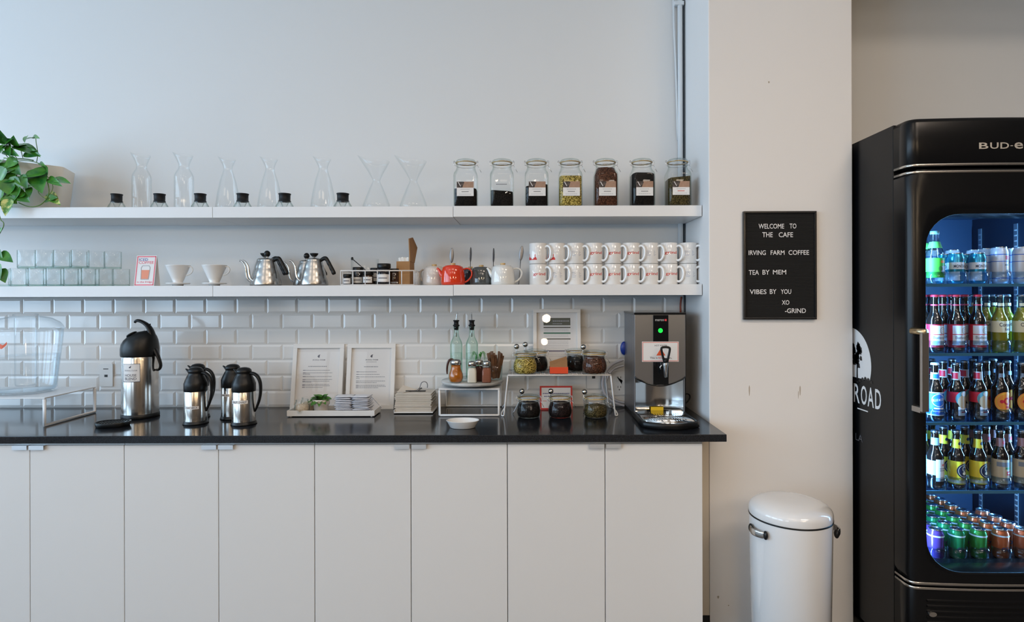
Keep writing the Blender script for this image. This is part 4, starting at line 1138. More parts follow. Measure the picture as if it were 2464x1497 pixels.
# shakers
def shaker(px, D, m, lab):
    q = D/F; t = thing('spice_shaker', lab, 'shaker', (wx(px, 890, D), yd(D), TT), 0, 'square glass spice shakers')
    lv = [(.4*q,(21*q,21*q),4*q),(2*q,(23*q,23*q),5*q),(28*q,(22*q,22*q),5*q),(35*q,(18*q,18*q),8*q),(40*q,(17*q,17*q),8.4*q)]
    MB().rbox(0,0,0,0,lv,0,cap1=False).obj('glass_body', G_jar, t)
    MB().rbox(0,0,0,0,[(z+.0008,(a[0]-.0022,a[1]-.0022),max(r-.001,.001)) for z,a,r in lv[:4]],0).obj('powder', m, t)
    MB().lathe([(r*q,h*q) for r,h in [(8.8,39.5),(9.8,40),(10,47),(9,50),(5,52),(.2,52.5)]], seg=28).obj('steel_cap', M_ss, t)
shaker(1136, 2.735, mat('white powder', rgb(226,220,206), .8), 'square shaker of white powder, nearest the honey')
shaker(1152.5, 2.785, mat('cocoa powder', rgb(72,34,24), .8), 'square shaker of dark cocoa, between its two neighbours')
shaker(1171, 2.74, mat('cinnamon powder', rgb(138,82,58), .8), 'square shaker of light cinnamon, nearest the stirrers')
# stirrer cup
D = 2.84; q = D/F
t = thing('stirrer_cup', 'small glass tumbler holding brown sugar sticks', 'cup', (wx(1192, 890, D), yd(D), TT))
MB().lathe(glass_shell([(r*q,h*q) for r,h in [(.2,.5),(15,.5),(16,2),(17.5,34)]], .0016), seg=32).obj('glass_body', G_jar, t)
M_bag = mat('brown paper packet', rgb(128, 92, 66), .75, noise=(80, rgb(84, 58, 40), .5))
M_bag2 = mat('light brown paper packet', rgb(176, 142, 108), .75)
random.seed(5); first = None
for k in range(22):
    a = 2.4*k; r0 = random.uniform(2,9)*q
    loc = (wx(1192,890,D) + r0*cos(a), yd(D) + r0*sin(a)*.9, TT + .004 + random.uniform(0,.006))
    lab = 'brown paper sugar packet standing in the glass beside the shakers'
    if first is None:
        first = MB().box(-.009,.009,-.0008,.0008,0,.122).obj('sugar_packet', [M_bag], None, loc, bevel=.0004); o = first
    else:
        o = first.copy(); COL.objects.link(o); o.location = loc
    o.rotation_euler = (radians(random.uniform(-6,5)), radians(cos(a)*8+random.uniform(-5,5)), random.uniform(-1.2,1.2)); o.scale = (random.uniform(.5,1.0), random.uniform(1,3), random.uniform(.74,1.04))
    tag(o, lab, 'sugar packet', 'brown sugar packets in a glass')
# little plant in a glass
D = 2.925; q = D/F
t = thing('herb_sprig', 'small bright green sprig in a glass behind the bottles', 'plant', (wx(1152, 870, D), yd(D), TT))
MB().lathe(glass_shell([(r*q,h*q) for r,h in [(.2,.5),(9,.5),(10,2),(11,30)]], .0012), seg=24).obj('glass_vase', G_jar, t)
mb = MB(); M_herb = mat('bright herb green', rgb(78, 170, 70), .4); random.seed(9)
for k in range(16):
    a = 2*pi*k/16 + random.uniform(-.2,.2); 
    P0 = Vector((0,0,20*q)); P1 = Vector((cos(a)*5*q, sin(a)*3*q, 52*q)); P2 = Vector((cos(a)*14*q, sin(a)*6*q, (60+6*sin(k))*q)); P3 = Vector((cos(a)*19*q, sin(a)*7*q, (44+8*cos(k*2))*q))
    mb.tube([P0,P1,P2,P3], [.0008,.0012,.0018,.0006], 6, smooth=2, flatten=(1.8,.5))
mb.obj('stems', M_herb, t)

# --- white oval dish
D = 2.52; q = D/F
t = thing('oval_dish', 'small white oval ceramic dish in front of the riser', 'dish', cpos(1113.5, D))
MB().lathe([(.0004,.0008),(.052,.0008),(.054,.002),(.0695,.030),(.071,.0315),(.0695,.032),(.0665,.030),(.051,.006),(.0004,.005)], seg=56, sy=.72).obj('dish', M_cer, t)

# --- wire rack
Df = 2.735; Dbk = 2.955
xl, xr = wx(1222, 903, Df), wx(1470, 901, Df); H = .193; yf, ybk = yd(Df), yd(Dbk); cx, cy = (xl+xr)/2, (yf+ybk)/2
t = thing('wire_rack', 'white wire shelf rack with splayed legs beside the boiler', 'rack', (cx, cy, CT))
a, b, yf, ybk = xl-cx, xr-cx, yf-cy, ybk-cy
MB().tube([(a,yf,H),(b,yf,H),(b,ybk,H),(a,ybk,H)], .0034, 8, closed=True).obj('outer_wire', M_wht, t)
mb = MB()
for i in range(1, 22):
    x = a + (b-a)*i/22; mb.tube([(x,yf,H-.001),(x,ybk,H-.001)], .0015, 6)
for i in range(1, 3):
    y = yf + (ybk-yf)*i/3; mb.tube([(a,y,H-.004),(b,y,H-.004)], .0022, 6)
mb.obj('grid_wires', M_wht, t)
for sx, e, fx in ((-1, a, -.020), (1, b, .022)):
    for y, sy in ((yf+.004, -1), (ybk-.004, 1)):
        MB().tube([(e,y,H-.002),(e+fx*.9,y-.002,.008),(e+fx,y,.0036),(e+fx+sx*.010,y+sy*-.006,.0036),(e+fx+sx*.012,y+sy*-.03,.010),(e+fx*.9,y+sy*-.055,.030)], .0034, 8, smooth=1).obj('leg', M_wht, t)
RT = CT + H + .004

# --- squat clamp jars
SQ = [(.2,.5),(23,.5),(26,2),(28.5,9),(29,17),(27.5,26),(24.5,33),(23.6,36),(23.6,41),(25.2,42),(25.2,44)]
def squat(px, D, z, m, fill, lab, k=1.0, rz=0, grp=None):
    q = D/F*k; t = thing('squat_tea_jar', lab, 'jar', (wx(px, 900, D), yd(D), z), rz, grp)
    MB().lathe([(r*q,h*q) for r,h in SQ], seg=40).obj('glass_body', G_jar, t)
    inner = [(max(r-1.4,.2)*q,(h+1)*q) for r,h in SQ if h < fill] ; inner.append((.0004, (fill+1.5)*q))
    MB().lathe(inner, seg=30, fn=lambda p: (p[0], p[1], p[2] + .0012*sin(p[0]*300+p[1]*200))).obj('tea_leaves', m, t)
    MB().lathe([(r*q,h*q) for r,h in [(25.4,45.5),(26,46.5),(26,49),(23.5,51.5),(14,53.5),(10,52.8),(.2,52.6)]], seg=40).obj('glass_lid', G_jar, t)
    MB().lathe([(r*q,h*q) for r,h in [(24,44),(26.4,44.2),(26.4,45.6),(24,45.8)]], seg=40).obj('gasket', M_gask, t)
    clamp_hw(t, 24*q, 37.5*q, 46.5*q, 1/q)
    return t
squat(1264, 2.775, RT, T_gold, 38, 'squat clamp jar of golden chamomile on the rack', grp='squat clamp jars')
squat(1290, 2.855, RT, T_blk, 34, 'squat clamp jar of dark tea behind the chamomile jar', grp='squat clamp jars')
squat(1389, 2.87, RT, T_blk, 36, 'squat clamp jar of black tea behind the rooibos jar', grp='squat clamp jars')
squat(1430, 2.775, RT, T_brn, 38, 'squat clamp jar of brown rooibos on the rack', rz=.1, k=1.04, grp='squat clamp jars')
squat(1272, 2.735, CT, T_blk, 34, 'squat jar of black tea under the rack, left end', grp='squat clamp jars')
squat(1347.5, 2.735, CT, T_prp, 34, 'squat jar of dark tea under the rack, before the red card', grp='squat clamp jars')
squat(1432.5, 2.735, CT, T_olv, 30, 'squat jar of olive green tea under the rack', grp='squat clamp jars')
# measuring scoops hooked behind the jars
def scoop(px, py, D, zb, lean, lab):
    q = D/F; x = wx(px, py, D); z = wz(px, py, D) - zb
    t = thing('tea_scoop', lab, 'scoop', (x, yd(D), zb), 0, 'round steel tea scoops')
    MB().sphere(6.6*q, (0,0,z), 20, 12).obj('ball_bowl', M_ss, t)
    MB().tube([(0,0,z-6*q),(-1*q,0,z-11*q),(lean*q*.5,-.002,z*.4),(lean*q,-.004,.0015)], .0015, 6, smooth=1).obj('wire_stem', M_steel, t)
scoop(1243, 834, 2.83, RT, 0, 'steel ball scoop at the left of the chamomile jar')
scoop(1264, 829, 2.90, RT, 0, 'steel ball scoop rising behind the chamomile jar')
scoop(1403.5, 835, 2.815, RT, 1, 'steel ball scoop between the black tea and rooibos jars')
scoop(1256, 941.5, 2.80, CT, -22, 'steel ball scoop at the left jar under the rack')
scoop(1325.5, 941.5, 2.80, CT, -4, 'steel ball scoop at the middle jar under the rack')
scoop(1406.5, 943, 2.78, CT, -3, 'steel ball scoop at the olive tea jar')

# --- menu frame on the rack
t, M, hw, ht = frame('framed_menu', 'white framed menu with coloured header bars on the wire rack', 'picture frame', 1283.5, 1399, 2.925, 2.962, .300, .018, RT)
mb = MB(); y = .0128; q = 2.95/F
def R_(x0, x1, v0, v1, dy=0): mb.quad((x0*q, y-dy, ht-v1*q), (x1*q, y-dy, ht-v1*q), (x1*q, y-dy, ht-v0*q), (x0*q, y-dy, ht-v0*q))
mb.m(0); R_(-32, 33, 21, 39)
mb.m(1); R_(-32, 33, 42.5, 45.5); R_(-32, 33, 70.5, 73.2)
mb.m(2); R_(-32, 33, 56, 59.5)
mb.m(3); R_(-32, 33, 99.5, 102)
for v in (49, 52.5, 63, 66.5, 77, 80.5, 84, 88, 92, 96, 106, 110, 114):
    mb.m(5); scribble(mb, -30*q, 28*q, ht-v*q, 1.0*q, y)
mb.m(4); scribble(mb, -10*q, 30*q, ht-30*q, 3*q, y-.0003); scribble(mb, -10*q, 14*q, ht-36*q, 2*q, y-.0003)
mb.xf(M).obj('printed_menu', [mat('olive grey bar', rgb(98,100,90), .6), mat('grey bar', rgb(104,102,96), .6), mat('green bar', rgb(74,122,104), .6), mat('violet bar', rgb(74,70,104), .6), M_inkl, mat('faint ink', (.5,.5,.52,1), .7)], t)

# --- orange box of kraft cards
D = 2.76; q = D/F
t = thing('card_box', 'small orange-red box of slanted kraft paper sleeves on the rack', 'box', (wx(1345, 890, D), yd(D), RT))
hw_ = 22*q
MB().box(-hw_, hw_, -.004, .045, 0, 15.5*q).obj('box_body', mat('orange red card', rgb(224,76,36), .5), t, bevel=.001)
mb = MB()
for k, yy in enumerate((-.001, .012, .024, .036)):
    o = k*2.2
    mb.prism([(-hw_*.96, 10*q), (hw_*.94, 10*q), (hw_*.9, (33+o)*q), (-hw_*.98, (20+o)*q)], yy, yy+.0045)
mb.obj('kraft_sleeves', mat('kraft sleeve', rgb(164,124,82), .7, noise=(20, rgb(150,108,70), .6)), t)

# --- red bordered card behind the lower jars
D = 2.925; q = D/F
t = thing('red_border_card', 'small white card with red border behind the lower jars', 'sign', (wx(1338.5, 980, 2.90), yd(2.90), CT))
lean = radians(9); M = Matrix.Rotation(-lean, 4, 'X'); hw_ = 39*q; ht = .116
MB().box(-hw_, hw_, 0, .002, .0005, ht).xf(M).obj('card', M_paper, t)
mb = MB(); y = -.0004; b = 4*q
mb.quad((-hw_,y,.0005),(hw_,y,.0005),(hw_,y,b),(-hw_,y,b)).quad((-hw_,y,ht-b),(hw_,y,ht-b),(hw_,y,ht),(-hw_,y,ht)).quad((-hw_,y,b),(-hw_+b,y,b),(-hw_+b,y,ht-b),(-hw_,y,ht-b)).quad((hw_-b,y,b),(hw_,y,b),(hw_,y,ht-b),(hw_-b,y,ht-b))
mb.quad((-hw_+1.6*b,y,ht*.36),(-hw_+4*b,y,ht*.36),(-hw_+4*b,y,ht*.36+.002),(-hw_+1.6*b,y,ht*.36+.002))
mb.m(1); scribble(mb, -hw_+1.8*b, hw_-1.8*b, ht*.66, .005, y); scribble(mb, -hw_+2.6*b, hw_-3*b, ht*.54, .005, y)
mb.xf(M).obj('printed_border', [M_red, mat('faint navy', rgb(110,112,150), .6)], t)
# ================================================================== WATER BOILER
M_bs = brushed('boiler steel', (0.29, 0.305, 0.335, 1), .36, (400, 400, 400), .04)
M_mir = mat('mirror steel', (0.72, 0.71, 0.69, 1), 0.10, 1.0)
M_bpl = mat('gloss black panel', (0.006, 0.007, 0.008, 1), 0.12)
Df, Db = 2.71, 2.97
bx0, bx1 = wx(1526, 900, Df), wx(1648, 900, Df); W_ = bx1-bx0; cx = (bx0+bx1)/2
z_top = wz(1590, 757, Df) - CT; yf, yb = 0.0, Db - Df
t = thing('water_boiler', 'steel countertop hot water boiler with black tap at the right end', 'water boiler', (cx, yd(Df), CT))
hw = W_/2; q = Df/F
zs = (lambda py: wz(1590, py, Df) - CT)
z_arc = zs(906)
# body: side panels and back, upper front box with arched lower edge
mb = MB()
mb.box(-hw, hw, .055, yb, .012, z_top)
mb.box(-hw, -hw+.006, 0, .055, .020, z_top).box(hw-.006, hw, 0, .055, .020, z_top)
mb.obj('casing', M_bs, t, bevel=.0015)
n = 16; pts = [(-hw+.0005, z_top)] ; arc = []
for i in range(n+1):
    u = i/n; arc.append((-hw+.0005 + (W_-.001)*u, z_arc - .040*sin(pi*u)**.9))
poly = [(hw-.0005, z_top)] + [(-hw+.0005, z_top)] + arc
MB().prism(poly[::-1], -.012, .054).obj('front_hood', M_bs, t, bevel=.001, angle=60)
# black curved lip under the hood
lip_ = MB(); lip_.tube([(x, -.010, z-.001) for x, z in arc], .0042, 8)
lip_.obj('hood_lip', M_bpl, t)
cxs = (wx(1588.5, 850, Df) - cx); cw = 18.3*q
MB().box(cxs-cw, cxs+cw, -.0150, -.0122, z_arc-.036, z_top-.002).obj('centre_panel', M_bpl, t, bevel=.001)
MB().box(-hw-.003, hw+.003, -.016, yb+.004, z_top, z_top+.010).obj('lid', M_bpl, t, bevel=.003)
# concave mirror backsplash
mb = MB(); lp = []
for z in (.026, z_arc-.004):
    lp.append([(-hw+.007 + (W_-.014)*i/20, .050 - .045*(1-sin(pi*i/20)), z) for i in range(21)])
mb.loops(lp, False).obj('mirror_backsplash', M_mir, t)
MB().box(cxs-21*q+.004, cxs+12*q, .0375, .040, zs(994), zs(983)).obj('yellow_label', mat('yellow label', rgb(236,196,40), .5), t)
# tray
mb = MB(); lp = []
def tray_outline(off, z):
    o = []
    for i in range(25):
        u = i/24; x = -hw - .006 + off + (W_ + .012 - 2*off)*u
        o.append((x, -.205 + off - .055*sin(pi*u)**.8, z))
    o.append((hw+.004-off, .04-off*.2, z)); o.append((-hw-.004+off, .04-off*.2, z))
    return o
mb.loops([tray_outline(.003, .0006), tray_outline(0, .004), tray_outline(0, .024), tray_outline(.003, .027), tray_outline(.009, .027), tray_outline(.010, .022)], True, True, True)
mb.obj('drip_tray', M_plas, t)
mb = MB(); o = tray_outline(.0125, .0262); n_ = len(o)
mb.loops([[ (x*.985, y*.985+.0, .0235) for x, y, z in o], o], True, True, True).obj('tray_plate', M_mir, t)
mb = MB()
for r_ in range(4):
    for i in range(15):
        x = -.075 + .150*i/14; y = -.200 + .045*r_ + .02*(abs(x)/.075)**2
        mb.box(x-.0014, x+.0014, y, y+.022, .0263, .0266)
mb.obj('tray_slots', M_bpl, t)
MB().box(-hw-.001, hw+.001, .01, yb, .0004, .012).obj('foot', M_plas, t)
# brand strip and lamp
mb = MB(); y = -.0154
flat_text(mb, 'marco', cxs-13.5*q, cxs+7.5*q, zs(772.5), zs(767.8), y, .012)
mb.m(1).box(cxs+9*q, cxs+14*q, y-.0003, y, zs(772.5), zs(767.5))
mb.obj('brand_mark', [mat('pale print', rgb(176,176,176), .5), mat('red badge', rgb(214,60,70), .5)], t)
MB().cyly(5.6*q, y-.0006, y, cxs-1*q, zs(795), 28).obj('status_lamp', mat('green lamp', rgb(20,200,70), .4, emis=(rgb(10,230,80), 1.1)), t)
mb = MB().tube([(cxs-4*q, y-.001, zs(795)), (cxs-2.5*q, y-.001, zs(793.4)), (cxs-1*q, y-.001, zs(795.6)), (cxs+.5*q, y-.001, zs(793.4)), (cxs+2*q, y-.001, zs(795.2))], .0005, 6).obj('lamp_symbol', mat('dark green', rgb(8,70,24), .5), t)
# notice
x0, x1 = wx(1544.5, 845, 2.695)-cx, wx(1633, 845, 2.695)-cx; z0, z1 = wz(1590, 870.5, 2.695)-CT, wz(1590, 822, 2.695)-CT; y = -.0160
tn = thing('boiler_notice', 'white notice with red border and orange warning triangle on boiler', 'sign', (cx, yd(Df), CT))
mb = MB().box(x0, x1, y-.001, y, z0, z1); mb.obj('notice_sheet', M_paper, tn)
y -= .0013; b = .0055; e = .002
mb = MB(); mb.m(0)
for a_, b_, c_, d_ in ((x0+e,x1-e,z0+e,z0+b),(x0+e,x1-e,z1-b,z1-e),(x0+e,x0+b,z0+b,z1-b),(x1-b,x1-e,z0+b,z1-b)): mb.quad((a_,y,c_),(b_,y,c_),(b_,y,d_),(a_,y,d_))
px_ = lambda u, v: (wx(u, v, 2.695)-cx, y, wz(u, v, 2.695)-CT)
mb.m(1).add([px_(1579,855.5), px_(1601,855.5), px_(1590,838)], [(0,1,2)], True)
mb.m(2); p0, p1 = px_(1575, 833.5), px_(1605, 829.5); flat_text(mb, 'HOT WATER', p0[0], p1[0], p0[2], p1[2], y, .004)
p0, p1 = px_(1563.5, 863.5), px_(1582, 858.8); flat_text(mb, 'This is', p0[0], p1[0], p0[2], p1[2], y, .01)
p0, p1 = px_(1605, 863.5), px_(1617, 860.2); flat_text(mb, 'en.', p0[0], p1[0], p0[2], p1[2], y, .01)
mb.m(3); p0, p1 = px_(1584, 863.5), px_(1594, 858.8); flat_text(mb, 'NOT', p0[0], p1[0], p0[2], p1[2], y, .01)
mb.obj('printed_warning', [mat('pink border', rgb(226,150,140), .6), mat('warning orange', rgb(230,92,48), .6), M_ink, M_red], tn)
# tap
Dt = 2.64; q = Dt/F; P = lambda u, v, dy=0: (wx(u, v, Dt)-cx, Dt-Df+dy, wz(u, v, Dt)-CT)
MB().tube([P(1602,880), (P(1602,880)[0], -.012, P(1602,880)[2])], .008, 12).lathe([(.010,0),(.012,.002),(.012,.006),(.009,.008)], P(1602,877)).obj('tap_body', M_steel, t)
c = P(1601.5, 876)
MB().lathe([(.0055,-.060),(.0075,-.058),(.0095,-.020),(.0125,-.004),(.0125,0),(.004,.001)], c, 20).tube([P(1592,878), P(1588.5,884), P(1590,889)], .003, 8).obj('spout', M_steel, t)
mb = MB()
mb.tube([P(1599,874), P(1595,858), P(1591,841), P(1592,836.5), P(1601,835), P(1611,836.5), P(1612,841), P(1608.5,858), P(1605,874)], .0044, 8, smooth=1, flatten=(1,1.2))
mb.tube([P(1601.5,874), P(1602,862)], [.0105,.0075], 10)
mb.obj('tap_lever', M_plas, t)
# hoses, blue valve and cable behind
M_hose = mat('white plastic hose', rgb(196,196,204), .45)
def HP(px, py, D): return (wx(px,py,D), yd(D), wz(px,py,D))
o = MB().tube([HP(1500,866,2.955), HP(1478,873,2.955), HP(1459,890,2.955), HP(1449,914,2.955), HP(1450,938,2.955), HP(1462,958,2.955), HP(1481,971,2.955), HP(1502,976.5,2.955)], .0065, 10, smooth=3).obj('water_hose', M_hose)
tag(o, 'outer white plastic hose curving into the back of the boiler', 'hose', 'white hoses beside the boiler')
o = MB().tube([HP(1500,880,2.955), HP(1483,884,2.955), HP(1468,896,2.955), HP(1458,915,2.955), HP(1459,938,2.962), HP(1470,957,2.962), HP(1486,966,2.962), HP(1502,969,2.962)], .0048, 10, smooth=3).obj('water_hose', M_hose)
tag(o, 'inner thinner white plastic hose curving beside the outer one', 'hose', 'white hoses beside the boiler')
o = MB().sphere(.034, HP(1501.5,838,2.972), 20, 12, sx=.55, sy=.35, sz=1.0).obj('valve_handle', mat('blue plastic', rgb(24,56,150), .35))
tag(o, 'blue valve handle peeping out behind the boiler', 'valve')
o = MB().tube([HP(1649,948,2.88), HP(1657,948,2.88), HP(1661,954,2.88), HP(1658,963,2.88), HP(1651,970,2.88)], .0035, 8, smooth=2).obj('power_cable', M_plas)
tag(o, 'black cable looping out at the boiler side near the pillar', 'cable')

# ================================================================== PILLAR: LETTER BOARD AND BIN
Dp_ = 2.608; q = Dp_/F
x0, x1 = wx(1790, 640, 2.59), wx(1965.5, 640, 2.59); z1, z0 = wz(1878, 508, 2.59), wz(1878, 769, 2.59)
cxp, czp = (x0+x1)/2, (z0+z1)/2; hw, hh = (x1-x0)/2, (z1-z0)/2
t = thing('letter_board', 'black felt letter board with white letters on the pillar', 'letter board', (cxp, YP-.0005, czp))
M_bf = mat('black frame', (0.012,0.012,0.013,1), .3); M_felt = mat('black felt', (0.010,0.0095,0.009,1), .9)
b = .0085; dp = .018
MB().box(-hw,hw,-dp,0,hh-b,hh).box(-hw,hw,-dp,0,-hh,-hh+b).box(-hw,-hw+b,-dp,0,-hh+b,hh-b).box(hw-b,hw,-dp,0,-hh+b,hh-b).obj('frame', M_bf, t, bevel=.001)
mb = MB(); nz = 74; zz = -hh+b; st = (2*hh-2*b)/nz
mb.box(-hw+b, hw-b, -.008, -.002, -hh+b, hh-b)
for i in range(nz): mb.box(-hw+b, hw-b, -.0105, -.008, zz+st*i+.0006, zz+st*(i+1)-.0012)
mb.obj('grooved_felt', M_felt, t)
y = -.0118; M_let = mat('white plastic letter', (.80,.79,.80,1), .5); rowsL = {}
def LBP(u, v): return ((wx(u, v, 2.597)-cxp), wz(u, v, 2.597)-czp)
for body, u0, u1, v0, v1 in (('WELCOME', 1825, 1886.5, 538.5, 550.5), ('TO', 1899.5, 1916, 538, 550), ('THE', 1834, 1859, 559, 571), ('CAFE', 1873.5, 1908, 559, 571),
        ('IRVING', 1801, 1842.5, 602.5, 614), ('FARM', 1854, 1887.5, 602.5, 613.5), ('COFFEE', 1897, 1946.5, 602, 613.5), ('TEA', 1801.5, 1826, 650, 661.5), ('BY', 1834.5, 1851.5, 649.5, 661), ('MEM', 1859.5, 1891.5, 649.5, 660.5),
        ('VIBES', 1803.5, 1844, 696.5, 708), ('BY', 1852, 1868, 696, 707.5), ('YOU', 1878.5, 1903.5, 696, 707.5), ('XO', 1881, 1899, 722.5, 733.5), ('-GRIND', 1888.5, 1939, 742, 753.5)):
    a_ = LBP(u0, v1); c_ = LBP(u1, v0)
    flat_text(rowsL.setdefault((body, round(v1)), MB()), body, a_[0], c_[0], a_[1], c_[1], y, .012)
for r_, m_ in rowsL.items(): m_.obj('word_of_letters', M_let, t)

# scuffs on the pillar
mb = MB(); y = YP - .0006
for u, v, w_, h_ in ((1803, 940, 3, 26), (1925, 940, 3, 24), (1921, 950, 1.5, 20), (1850, 198, 4, 5), (1728, 1437, 5, 7), (1753, 1457, 3, 3)):
    x_, z_ = wx(u, v, Dp_), wz(u, v, Dp_); mb.add([(x_ + w_*q*.5*cos(a)*(1+.2*sin(3*a)), y, z_ + h_*q*.5*sin(a)) for a in [i*pi/5 for i in range(10)]], [tuple(range(10))], True)
o = mb.obj('trim_scuffs', mat('scuff mark', rgb(176,166,152), .8)); struct(o)

# pedal bin
D = 2.275; q = D/F; cx = wx(1901, 1240, D)
t = thing('pedal_bin', 'white enamel pedal bin with domed lid before the pillar', 'bin', (cx, yd(D), 0))
M_en = mat('white enamel', (0.78, 0.785, 0.79, 1), 0.10, coat=.6)
R = 100.5*q; zr = wz(1901, 1238, D)
MB().lathe([(R*.93,.028),(R*.94,.03),(R,zr-.01),(R*1.0,zr-.003)], seg=72).obj('body', M_en, t)
MB().lathe([(R*.5,.001),(R*.95,.001),(R*.965,.004),(R*.965,.026),(R*.93,.030)], seg=64).obj('base_ring', M_plas, t)
MB().lathe([(R*1.0,zr-.004),(R*1.012,zr-.004),(R*1.012,zr+.0015),(R*1.0,zr+.0015)], seg=72).obj('rubber_seal', M_plas, t)
dome = [(R*1.004, zr+.0018),(R*1.008,zr+.006),(R*1.006,zr+.020)]
for i in range(1, 15):
    a = pi/2*i/14; dome.append((max(R*1.0*cos(a)**.62,.0004), zr+.022+.040*sin(a)))
MB().lathe(dome, seg=72).obj('lid', M_en, t)
for sgn, ang in ((-1, radians(200)), (1, radians(-14))):
    c_ = Vector((cos(ang)*(R+.003), sin(ang)*(R+.003), wz(1800 if sgn < 0 else 2012, 1266, D)))
    tn = Vector((-sin(ang), cos(ang), 0)); up = Vector((0,0,1)); nr = Vector((cos(ang), sin(ang), 0))
    pts = []
    for k in range(13):
        u = -1 + 2*k/12; pts.append(tuple(c_ + tn*(.042*u) + nr*(.018*(1-u*u)+.004) + up*(-.010*u*sgn*0)))
    MB().tube(pts, [.009 if 0 < k < 12 else .007 for k in range(13)], 10, smooth=1, flatten=(.45,1.5)).obj('side_handle', M_ss, t)
    MB().sphere(.0165, tuple(c_ + tn*.042 + nr*.002), 16, 10, sx=.55 if abs(nr.x) > .7 else 1, sy=.8).sphere(.0165, tuple(c_ - tn*.042 + nr*.002), 16, 10, sx=.55 if abs(nr.x) > .7 else 1, sy=.8).obj('handle_mount', M_plas, t)
MB().box(-.03,.03,-R-.04,-R*.9,.006,.016).obj('pedal', M_plas, t, bevel=.003)
t.scale = (.925, .925, 1)
# ================================================================== RETRO GLASS-DOOR FRIDGE
FX0, FX1 = 1.470, 2.270; FC = (FX0+FX1)/2; FH = 2.156
YB, YBF = -.02, -.656        # back and body front
M_fb = mat('fridge black enamel', (0.0035, 0.004, 0.005, 1), 0.27, spec=.3)
M_fchr = mat('brushed chrome trim', (0.68, 0.66, 0.62, 1), 0.25, 1.0)
M_liner = mat('fridge liner', (0.014, 0.034, 0.07, 1), 0.45, spec=.3)
M_fint = mat('fridge floor', (0.02, 0.03, 0.05, 1), 0.4)
F_ = thing('drinks_fridge', 'tall black retro glass-door drinks fridge lit blue inside', 'fridge', (FC, -.34, 0))
def rel(mb): return mb.xf(Matrix.Translation((-FC, .34, 0)))
def yfront(x):
    """plan outline of door, head and base: rounded sides and a slightly bowed front"""
    u = (x - FC) / ((FX1-FX0)/2); d = (FX1-FX0)/2 - abs(x - FC); r = .036
    bow = -.752 - .022*(1-u*u)
    if d < r:
        k = sqrt(max(0, 1 - ((r-d)/r)**2)); return (-.752 - .022*(1-(1-r/.4)**2)) + r*(1-k)
    return bow
def plan(inset=0.0, back=-.657):
    pts = [(FX0+inset, back)]
    xs = [0,.0006,.0025,.006,.011,.018,.026,.036] + [.036 + (.728)*i/20 for i in range(1, 20)] 
    xs = xs + [.8 - x for x in [.036,.026,.018,.011,.006,.0025,.0006,0]]
    for x in xs:
        xx = FX0 + x; y = yfront(xx)
        # pull inwards by inset
        xx = FX0 + inset + (xx-FX0)*(.8-2*inset)/.8
        pts.append((xx, y + inset))
    pts.append((FX1-inset, back))
    return pts
def block(z0, z1, r=.012):
    mb = MB(); L = []
    for z, i in ((z0, .002), (z0+.003, 0), (z1-r, 0), (z1-r*.5, r*.14), (z1-r*.15, r*.5), (z1, r)):
        L.append([(x, y, z) for x, y in plan(i)])
    return mb.loops(L, True, True, True)
# body shell
mb = MB()
mb.box(FX0, FX0+.03, YBF, YB, .06, FH-.001).box(FX1-.03, FX1, YBF, YB, .06, FH-.001).box(FX0+.03, FX1-.03, YBF, YB, 1.86, FH-.001).box(FX0+.03, FX1-.03, YBF, YB, .06, .36).box(FX0+.03, FX1-.03, YB-.04, YB, .36, 1.86)
rel(mb).obj('cabinet_shell', M_fb, F_, bevel=.003)
mb = MB(); a, b, c, d = FX0+.0305, FX1-.0305, YBF+.004, YB-.041
mb.box(a, a+.008, c, d, .362, 1.858).box(b-.008, b, c, d, .362, 1.858).box(a+.008, b-.008, d-.008, d, .362, 1.858).box(a+.008, b-.008, c, d-.008, 1.85, 1.858)
rel(mb).obj('inner_liner', M_liner, F_)
rel(MB().box(a+.008, b-.008, c, d-.008, .362, .3665)).obj('liner_floor', M_fint, F_)
rel(MB().box(FX0+.05, FX1-.05, YBF+.05, YB-.05, .0, .06)).obj('plinth', M_black, F_)
# pilasters with slots on the side walls
mb = MB()
for x in (a+.0085, b-.0085):
    for y in (-.33, -.60, -.12):
        sx = 1 if x < FC else -1
        mb.m(0).box(x, x+sx*.003, y-.010, y+.010, .40, 1.80)
        mb.m(1)
        for k in range(56): mb.box(x+sx*.003, x+sx*.0036, y-.006, y+.006, .42+.0245*k, .42+.0245*k+.006)
rel(mb).obj('shelf_pilasters', [mat('zinc', (.45,.5,.55,1), .35, .8), mat('pale slot', (.75,.8,.85,1), .4)], F_)
# head, base panel
rel(block(1.969, FH, .02)).obj('head_panel', M_fb, F_)
mb = MB(); mb.prism([(x, z) for x, z in rrect(.60, .115, .022, 5)], -.0006, .0)
mb.v = [(x + FC, yfront(x+FC) + (y-.0) - .0012, z + 2.055) for x, y, z in mb.v]
base = block(.058, .357, .004); rel(base).obj('lower_panel', M_fb, F_)
mb = MB()
for k in range(11):
    z = .10 + .021*k
    L = [[(FX0+.06 + .68*i/16, yfront(FX0+.06+.68*i/16) - dy, z+dz) for i in range(17)] for dy, dz in ((-.002,0),(.004,.001),(.004,.006),(-.002,.012))]
    mb.loops(L, False)
rel(mb).obj('grille_slats', M_fb, F_)
mb = MB(); X_, Z_ = wx(2250, 1483, 2.22), wz(2250, 1483, 2.22); mb.cyly(.0145, yfront(X_)-.010, yfront(X_)+.002, X_, Z_, 24)
mb.xf(Matrix.Translation((X_, 0, Z_)) @ Matrix.Diagonal((1, 1, .62, 1)) @ Matrix.Translation((-X_, 0, -Z_)))
rel(mb).obj('door_lock', M_fchr, F_)
